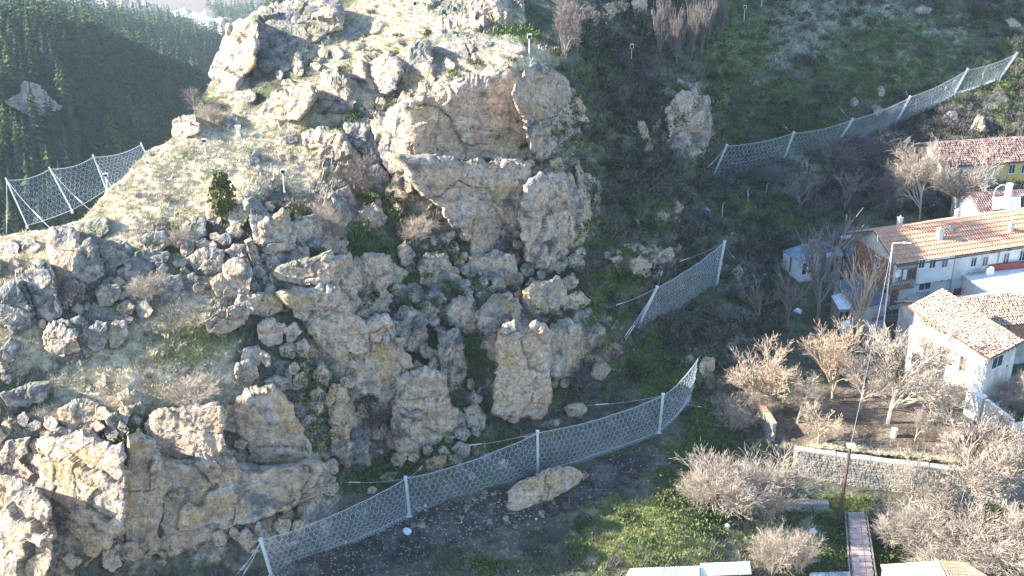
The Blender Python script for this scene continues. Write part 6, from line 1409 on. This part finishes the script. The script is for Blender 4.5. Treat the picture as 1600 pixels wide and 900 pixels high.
shack('grey fence shed among the trees below the dark outbuilding', [(1356,520),(1384,515),(1378,500),(1350,505)], [6.4,6.4,6.7,6.7], 5.0, M['wood_grey'], M['wood_grey'], ribs=6)
# picket fence and white table by the shacks
def pickets(label, a, b, n, h=.9, m='wood_grey', grp=None):
    a, b = Vector(a), Vector(b); r = empty('picket_fence', a, 0, label, 'fence')
    for i in range(n):
        p = (b - a) * (i / (n - 1)); MB().box((p.x - .04, p.y - .03, p.z - .3), (p.x + .04, p.y + .03, p.z + h)).build('picket', M[m], r)
    for z in (.3, .7): MB().tube((0, .05, z), (b - a) + Vector((0, .05, z)), .03, .03, 4).build('rail', M[m], r)
pickets('weathered picket fence in front of the grey plank shed', atz(1298, 432, 6.6), atz(1345, 424, 6.6), 26)
pickets('short grey fence near the tarpaulin', atz(1362, 508, 5.0), atz(1400, 500, 5.0), 18)
tb = empty('white_table', atz(1322, 379, 8.9), .3, 'small white table on the roof terrace between sheds', 'table'); MB().box((-.8, -.45, .7), (.8, .45, .76)).build('top', M['white_paint'], tb)
for x_ in (-.7, .7):
    for y_ in (-.38, .38): MB().box((x_ - .03, y_ - .03, -.4), (x_ + .03, y_ + .03, .699)).build('leg', M['white_paint'], tb)

# --- poles and lamps
def lamp(label, base, top, yb, mm, arm=None, r0=.13, name='street_lamp', head=True):
    b = Vector(base); tpx, tpy = top; t = Vector(atY(tpx, tpy, b.y + yb).tolist()); o = empty(name, b, 0, label, 'lamp post'); T_ = t - b
    MB().tube((0, 0, -.4), T_, r0, r0 * .7, 10).build('pole', M[mm], o)
    if arm: 
        e = T_ + Vector(arm); MB().tube(T_, e, .05, .04, 6).build('arm', M['white_paint'], o); h = MB(); h.tube(e - Vector((.1, 0, 0)), e + Vector((.75, 0, -.05)), .12, .05, 8)
        h.build('lamp_head', M['white_paint'], o)
    elif head:
        h = MB(); h.box(T_ + Vector((-.35, -.5, .0)), T_ + Vector((.35, .1, .18))); h.build('lamp_head', M['white_paint'], o); h = MB(); h.tube(T_ + Vector((-.5, 0, -.25)), T_ + Vector((.5, 0, -.25)), .05, .05, 5); h.build('crossarm', M['rust'], o)
    return t
t1 = lamp('rusty brown utility pole with a lamp beside the pink steps', atz(1310, 816, 0), (1329, 696), 0, 'rust', r0=.18, name='utility_pole')
t2 = lamp('slim grey street lamp with a bent arm in front of the long white house', atz(1377, 540, 5.2), (1395, 380), 0, 'steel', (1.2, .0, .05), r0=.09)
cb = MB(); cb.path([t1.lerp(t2, k / 16) - Vector((0, 0, 1.0 * 4 * (k/16) * (1 - k/16))) for k in range(17)], .022, 4); tag(cb.build('overhead_cable', M['cable']), 'overhead cable from the brown utility pole to the slim street lamp', 'cable')

# --- stone garden wall in courses of rough stones
def stone_wall(label, path, h, th=.5, s=.36, cap=True, seed=0, name='stone_wall', capm='concrete'):
    """path: foot points left to right"""
    r_ = random.Random(seed); o0 = Vector(path[0]); r = empty(name, o0, 0, label, 'wall'); pts = [Vector(p) - o0 for p in path]
    core, st, cp_ = MB(), MB(), MB()
    for a, b in zip(pts[:-1], pts[1:]):
        d = (b - a); L = math.hypot(d.x, d.y); n = Vector((d.y, -d.x, 0)).normalized()
        core.add([a, b, b - n * th, a - n * th] + [p + Vector((0, 0, h)) for p in (a, b, b - n * th, a - n * th)] , [(0,3,2,1),(4,5,6,7),(0,1,5,4),(1,2,6,5),(2,3,7,6),(3,0,4,7)])
        z = -.3
        while z < h - .05:
            hh = r_.uniform(.7, 1.2) * s * .8; x = r_.uniform(0, .2)
            while x < L - .1:
                ww = r_.uniform(.6, 1.5) * s; zz = min(hh, h - z); pr = r_.uniform(.03, .12); g = .03
                c = a + d * ((x + ww / 2) / L) + n * .0 + Vector((0, 0, z + zz / 2)); e = d.normalized() * (ww / 2 - g); f = Vector((0, 0, zz / 2 - g * .7))
                j = lambda: Vector((r_.uniform(-.03, .03), 0, r_.uniform(-.03, .03)))
                q = [c - e - f + j(), c + e - f + j(), c + e + f + j(), c - e + f + j()]; o_ = [c + (p - c) * .72 + n * pr for p in q]
                st.add(q + o_, [(4,5,6,7),(0,1,5,4),(1,2,6,5),(2,3,7,6),(3,0,4,7)]); x += ww
            z += hh
        if cap:
            u = Vector((0, 0, h + .002)); e = d.normalized() * .0
            k = max(1, int(L / .9))
            for i in range(k):
                p, p2 = a + d * (i / k), a + d * ((i + .97) / k); zt = r_.uniform(.08, .16)
                cp_.add([p + n * .08 + u, p2 + n * .08 + u, p2 - n * (th + .08) + u, p - n * (th + .08) + u] + [w_ + Vector((0, 0, zt)) for w_ in (p + n * .08 + u, p2 + n * .08 + u, p2 - n * (th + .08) + u, p - n * (th + .08) + u)], [(0,3,2,1),(4,5,6,7),(0,1,5,4),(1,2,6,5),(2,3,7,6),(3,0,4,7)])
    core.build('core', M['mortar'], r); tag(st.build('stone', M['stonewall'], r), kind='stuff')
    if cap: cp_.build('coping', M[capm], r)
    return r
stone_wall('long rough stone retaining wall below the garden bed', [atz(1236,750,.5), atz(1300,760,.3), atz(1390,772,.2), atz(1480,782,.2), atz(1660,806,.1)], 3.35, .6, seed=1)
stone_wall('short stone parapet at the left of the utility pole', [atz(1118,797,.6), atz(1180,800,.5), atz(1240,801,.2), atz(1294,803,.1)], 1.0, .5, seed=2)
a, b = atz(1205, 690, 3.2), atz(1182, 655, 3.4)
stone_wall('slanting wall with a red top beside the grey shrubs', [b, a], 1.9, .35, seed=4, capm='tile_red', name='garden_wall')
bs = MB(); p = atz(1379, 746, 1.5); bs.box((-.3, -.35, -.6), (.25, .2, .9)); bs.box((-.15, -.3, .901), (.15, .15, 1.6)); o = bs.build('brick_stub', M['brick']); o.location = p; tag(o, 'broken brick stub sticking out of the long stone wall', 'brickwork')
# --- pink steps
st0, st1 = atz(1337, 800, .75), atz(1350, 915, -.55); rs = empty('garden_steps', st0, 0, 'pink paved steps running down beside the utility pole', 'steps'); n = 13
for i in range(n):
    f0, f1 = i / n, (i + 1) / n; p, p2 = (st1 - st0) * f0, (st1 - st0) * f1; w0 = .75 + .15 * f0
    q = MB(); q.box((p.x - w0, p2.y, p.z - .7), (p.x + w0, p.y - .012, p.z)); q.build('step', M['pink'], rs)
for s_ in (-1, 1):
    q = MB(); q.path([(s_ * .95, 0, .05), ((st1 - st0).x + s_ * 1.15, (st1 - st0).y, (st1 - st0).z + .05)], .08, 4); q.build('kerb', M['wall_dirt'], rs)
q = MB()
for f in (.02, .5, .98): p = (st1 - st0) * f; q.tube(p + Vector((.12, 0, -.1)), p + Vector((.12, 0, 1.0)), .03, .03, 5)
q.tube(Vector((.12, 0, 1.0)), (st1 - st0) + Vector((.12, 0, 1.0)), .03, .03, 5); q.build('handrail', M['rust'], rs)
# --- roofs and fences along the bottom edge
def corr(label, quadpx, zs, m, name='sheet_fence', cat='fence', n=14, amp=.05, th=.03):
    q = [atz(a, b, z) for (a, b), z in zip(quadpx, zs)]; o0 = q[0]; Q = [p - o0 for p in q]; r = empty(name, o0, 0, label, cat); k = 4
    for i in range(k):
        u0, u1 = i / k, (i + .985) / k; b = MB(); nrm_ = (Q[1] - Q[0]).cross(Q[3] - Q[0]).normalized(); vs = []
        for t in range(n + 1):
            u = u0 + (u1 - u0) * t / n; off = nrm_ * (amp * (t % 2) + rnd.uniform(0, .01)); a_, b_ = Q[0].lerp(Q[1], u) + off, Q[3].lerp(Q[2], u) + off; vs += [a_, b_, a_ - nrm_ * th, b_ - nrm_ * th]
        fs = []
        for t in range(n): s = 4 * t; fs += [(s, s+4, s+5, s+1), (s+2, s+3, s+7, s+6), (s, s+2, s+6, s+4), (s+1, s+5, s+7, s+3)]
        fs += [(0, 1, 3, 2), (4*n, 4*n+2, 4*n+3, 4*n+1)]
        b.add(vs, fs); b.build('sheet', M[m], r)
    return r
corr('whitish corrugated sheets at the bottom edge, left run', [(975,905),(1094,902),(1094,884),(985,888)], [2.4,2.4,3.1,3.1], 'sheet_white')
corr('whitish corrugated sheets at the bottom edge, raised right run', [(1094,900),(1175,897),(1172,877),(1094,880)], [2.3,2.3,3.2,3.2], 'sheet_white')
corr('low grey sheet roof at the bottom edge left of the steps', [(1262,912),(1332,910),(1328,893),(1266,895)], [0,0,.3,.3], 'sheet_blue', 'sheet_roof', 'roof')
fr5 = Frame(atz(1384, 935, -1.0), atz(1478, 935, -1.0))
sd = shack('shed with a yellowed sheet roof at the bottom edge right of the steps', [(1388,915),(1482,908),(1467,876),(1376,882)], [1.2,1.2,1.4,1.4], -1.2, M['sheet_yellow'], M['plaster_cream'], ribs=10)
q = [atz(a, b, z) for (a, b), z in zip([(1484,909),(1560,912),(1508,880),(1469,877)], [1.1,.4,.8,1.4])]; ro = empty('tiled_roof', q[0], 0, 'small red tiled roof corner at the bottom edge', 'roof'); t = MB(); Q = [p - q[0] for p in q]; MB().slab(Q, .08).build('deck', M['wood'], ro); tiles(t, Q[0] + Vector((0,0,.02)), Q[1] + Vector((0,0,.02)), Q[2] + Vector((0,0,.02)), Q[3] + Vector((0,0,.02)), seed=9, step=.3, row=.38); tag(t.build('roof_tile', M['tile_red'], ro), kind='stuff')
# --- odds and ends
def drop(name, bm_, m, px, py, label, cat, s=1, group=None, rz=None):
    o = bm_.build(name, M[m]); o.location = surf(px, py); o.scale = (s, s, s); o.rotation_euler = (0, 0, rnd.uniform(0, 6) if rz is None else rz); return tag(o, label, cat, group)
def lumpy(seed):
    b = MB(); r_ = random.Random(seed); n = 8; vs = [(0, 0, .5)]
    for j, (z, q) in enumerate(((.42, .25), (.22, .42), (0, .36))):
        for i in range(n): t = 6.283 * i / n; e = q * r_.uniform(.75, 1.25); vs.append((math.cos(t) * e, math.sin(t) * e, z * r_.uniform(.8, 1.1)))
    fs = [(0, 1 + i, 1 + (i + 1) % n) for i in range(n)] + [(1 + j*n + i, 1 + (j+1)*n + i, 1 + (j+1)*n + (i+1) % n, 1 + j*n + (i+1) % n) for j in range(2) for i in range(n)]
    return b.add(vs, fs)
bk = empty('white_bucket', surf(1397, 684), 0, 'white plastic drum standing in the dug garden bed', 'drum'); MB().tube((0, 0, 0), (0, 0, .8), .28, .3, 14).build('body', M['white_paint'], bk); MB().tube((0, 0, .802), (0, 0, .85), .32, .32, 14).build('lid', M['white_paint'], bk)
for k, (x, y, s_, l) in enumerate([(1269,831,.9,'white rubbish bag right of the bleached brush'),(1134,824,.7,'white rubbish bag under the tan shrub'),(637,832,.9,'whitish rubble heap below the long net near the second post'),(1105,330,1.0,'pale rubbish bundle high in the dark ravine'),(1310,466,.8,'white rag on the shed with broken sheets'),(1458,322,1.2,'pale blue bag between the two bare trees and the tiled roof'),(1245,490,1.1,'dull white sheet of litter among the grey trees')]):
    drop('rubbish_bag' if 'bag' in l or 'bundle' in l else 'rubble', lumpy(k), 'sheet_white', x, y, l, 'rubbish', s_)
for k in range(60):
    px, py = rnd.choice([(rnd.gauss(720, 120), rnd.gauss(815, 22)), (rnd.gauss(1130, 60), rnd.gauss(560, 70)), (rnd.gauss(1120, 20), rnd.gauss(350, 30)), (rnd.gauss(1150, 60), rnd.gauss(640, 60))])
    NAMED.append((drop('litter', lumpy(k + 20), 'sheet_white', px, py, 'scrap of pale litter', 'litter', rnd.uniform(.12, .35), 'litter on the shaded slope'), px, py, 'scrap of pale litter'))
for k, ((x0, y0), (x1, y1)) in enumerate([((1110,352),(1108,335)),((1085,385),(1082,362)),((1178,446),(1200,432)),((1176,455),(1190,480)),((1206,410),(1216,424)),((1172,390),(1160,372))]):
    a, b = surf(x0, y0) + Vector((0, 0, .2)), surf(x1, y1) + Vector((0, 0, .5)); tag(MB().tube(a, b, .07, .07, 6).build('fallen_pole', M['concrete']), ['pale post standing high in the ravine','grey post in the ravine above the small net','white pipe lying right of the small net','grey plank lying below the white pipe','white curved pipe left of the leftmost shack','short pale stake beside the thicket'][k], 'post')
for k in range(9):
    p = surf(1347 + k * 14, 694 + k * 2.2); o = MB().tube((0, 0, -.2), (0, 0, 1.0), .025, .02, 5).build('garden_stake', M['wood_grey']); o.location = p; tag(o, ['leftmost','second','third','fourth','middle','sixth','seventh','eighth','rightmost'][k] + ' thin stake from the left along the garden terrace edge', 'stake', 'stakes on the terrace edge')
# ------------------------------------------------------------------ each scattered thing is told by what it stands nearest to
LM = [(825,75,'the brow floodlight'),(989,90,'the ravine edge floodlight'),(650,25,'the top slope floodlight'),(1157,28,'the hillside floodlight'),(444,285,'the juniper floodlight'),(321,232,'the mid slope floodlight'),(353,315,'the small juniper'),
 (375,205,'the white cabinet'),(290,200,'the square skyline boulder'),(398,245,'the lone round boulder'),(450,165,'the bright faceted boulders'),(590,120,'the cream boulder cluster'),(650,105,'the upper grey columns'),(720,30,'the tan boulder at top'),(790,20,'the top cream pillar'),
 (730,200,'the great square face'),(745,310,'the orange lichen band'),(865,190,'the mossy broken cliff'),(870,340,'the orange streaked cliff'),(612,220,'the sunlit column'),(1080,190,'the layered pale outcrop'),(1005,212,'the grey ravine fin'),(1010,415,'the three tan teeth'),
 (1035,340,'the ravine edge boulder'),(98,390,'the tallest left column'),(68,450,'the hooded column'),(20,478,'the dark cleft rock'),(180,400,'the pale domed rock'),(240,380,'the rounded pale boulder'),(95,525,'the leftmost cluster rock'),(183,520,'the knobbly boulder'),(168,465,'the hollow top rock'),
 (430,365,'the broken grey spur'),(445,370,'the stepped grey block'),(370,438,'the upright grey block'),(470,430,'the sharp nosed block'),(350,498,'the whale shaped rock'),(385,580,'the pair of blue boulders'),(560,560,'the big whitish face'),(265,500,'the dark stemmed tree'),
 (202,625,'the crack top boulder'),(425,665,'the bright pinkish face'),(295,675,'the bushy topped face'),(225,765,'the ochre cracked face'),(380,770,'the broad low cliff'),(125,770,'the broad pinkish cliff'),(20,830,'the bottom left corner'),(38,615,'the isolated grass rock'),
 (577,430,'the boxy pale outcrop'),(685,427,'the orange topped outcrop'),(770,415,'the wide tan block'),(640,520,'the grey hooded rock'),(705,560,'the smooth grey column'),(775,495,'the pale outcrop'),(817,580,'the cream pillar'),(850,465,'the orange stained block'),(905,540,'the dark layered cliff'),
 (670,645,'the crumpled grey cliff'),(545,685,'the orange smeared rock'),(720,704,'the loose rounded boulder'),(682,724,'the loose boxy boulder'),(898,640,'the loose grey boulder'),(850,760,'the long white boulder'),(1105,574,'the tall tan boulder'),
 (636,775,'the long net second post'),(840,705,'the long net third post'),(1032,645,'the long net fourth post'),(415,870,'the long net first post'),(1013,480,'the small net left post'),(1125,410,'the small net right post'),(1125,250,'the upper net first post'),(1232,228,'the upper net second post'),
 (1320,205,'the upper net third post'),(1410,172,'the upper net fourth post'),(1500,130,'the upper net fifth post'),(1575,102,'the upper net last post'),(1335,160,'the white hillside stone'),(1377,142,'the upright hillside stone'),(1440,15,'the reddish top stones'),(1485,190,'the blue white rock'),
 (1525,198,'the yellow sided crag'),(1445,280,'the left tiled roof tree'),(1255,400,'the leftmost shack'),(1220,460,'the slender grey sapling'),(1152,425,'the white stones'),(1250,35,'the top pale patch'),(1500,50,'the upper right pale patch'),(1000,840,'the green mound'),(700,870,'the gravel verge')]
LV = [(60,155,'the pale valley crag'),(10,285,'the skyline net first post'),(78,266,'the skyline net second post'),(146,248,'the skyline net third post'),(221,230,'the skyline net fourth post'),(290,195,'the square skyline boulder'),(335,100,'the skyline crag'),(10,20,'the top left corner'),(130,45,'the near ridge crest'),(250,95,'the near ridge end'),(5,110,'the left picture edge'),(180,140,'the mid shaded slope'),(230,200,'the valley bend')]
ORD = ['nearest', 'second', 'third', 'fourth', 'fifth', 'sixth', 'seventh', 'eighth', 'ninth', 'tenth', 'eleventh', 'twelfth', 'thirteenth', 'fourteenth']
def name_all(items, marks):
    bk = {}
    for o, px, py, ph in items:
        d, lx, ly, nm = min((math.hypot(px - x, py - y), x, y, n) for x, y, n in marks)
        dx, dy = px - lx, py - ly; rel = ('right of' if dx > 0 else 'left of') if abs(dx) > abs(dy) else ('below' if dy > 0 else 'above')
        bk.setdefault((ph, rel, nm), []).append((d, o))
    for (ph, rel, nm), L in bk.items():
        L.sort(key=lambda t: t[0])
        for k, (d, o) in enumerate(L):
            o['label'] = f"{ph} {rel} {nm}" if len(L) == 1 else (f"{ph}, {ORD[k]} {rel} {nm}" if k < 14 else f"{ph}, farther {rel} {nm}")
name_all(NAMED, LM); name_all(PINES, LV)
# ------------------------------------------------------------------ thin winter haze
hz = MB().box((-3300, -50, -195), (3300, 4300, 90))
vm_ = bpy.data.materials.new('winter_haze'); vm_.use_nodes = True; vn_ = vm_.node_tree
vn_.nodes.remove(vn_.nodes['Principled BSDF']); pv = vn_.nodes.new('ShaderNodeVolumePrincipled')
pv.inputs['Color'].default_value = (.72, .87, 1, 1); pv.inputs['Density'].default_value = .00016; pv.inputs['Anisotropy'].default_value = .35
vn_.links.new(pv.outputs[0], vn_.nodes['Material Output'].inputs['Volume'])
tag(hz.build('haze', vm_), kind='stuff')
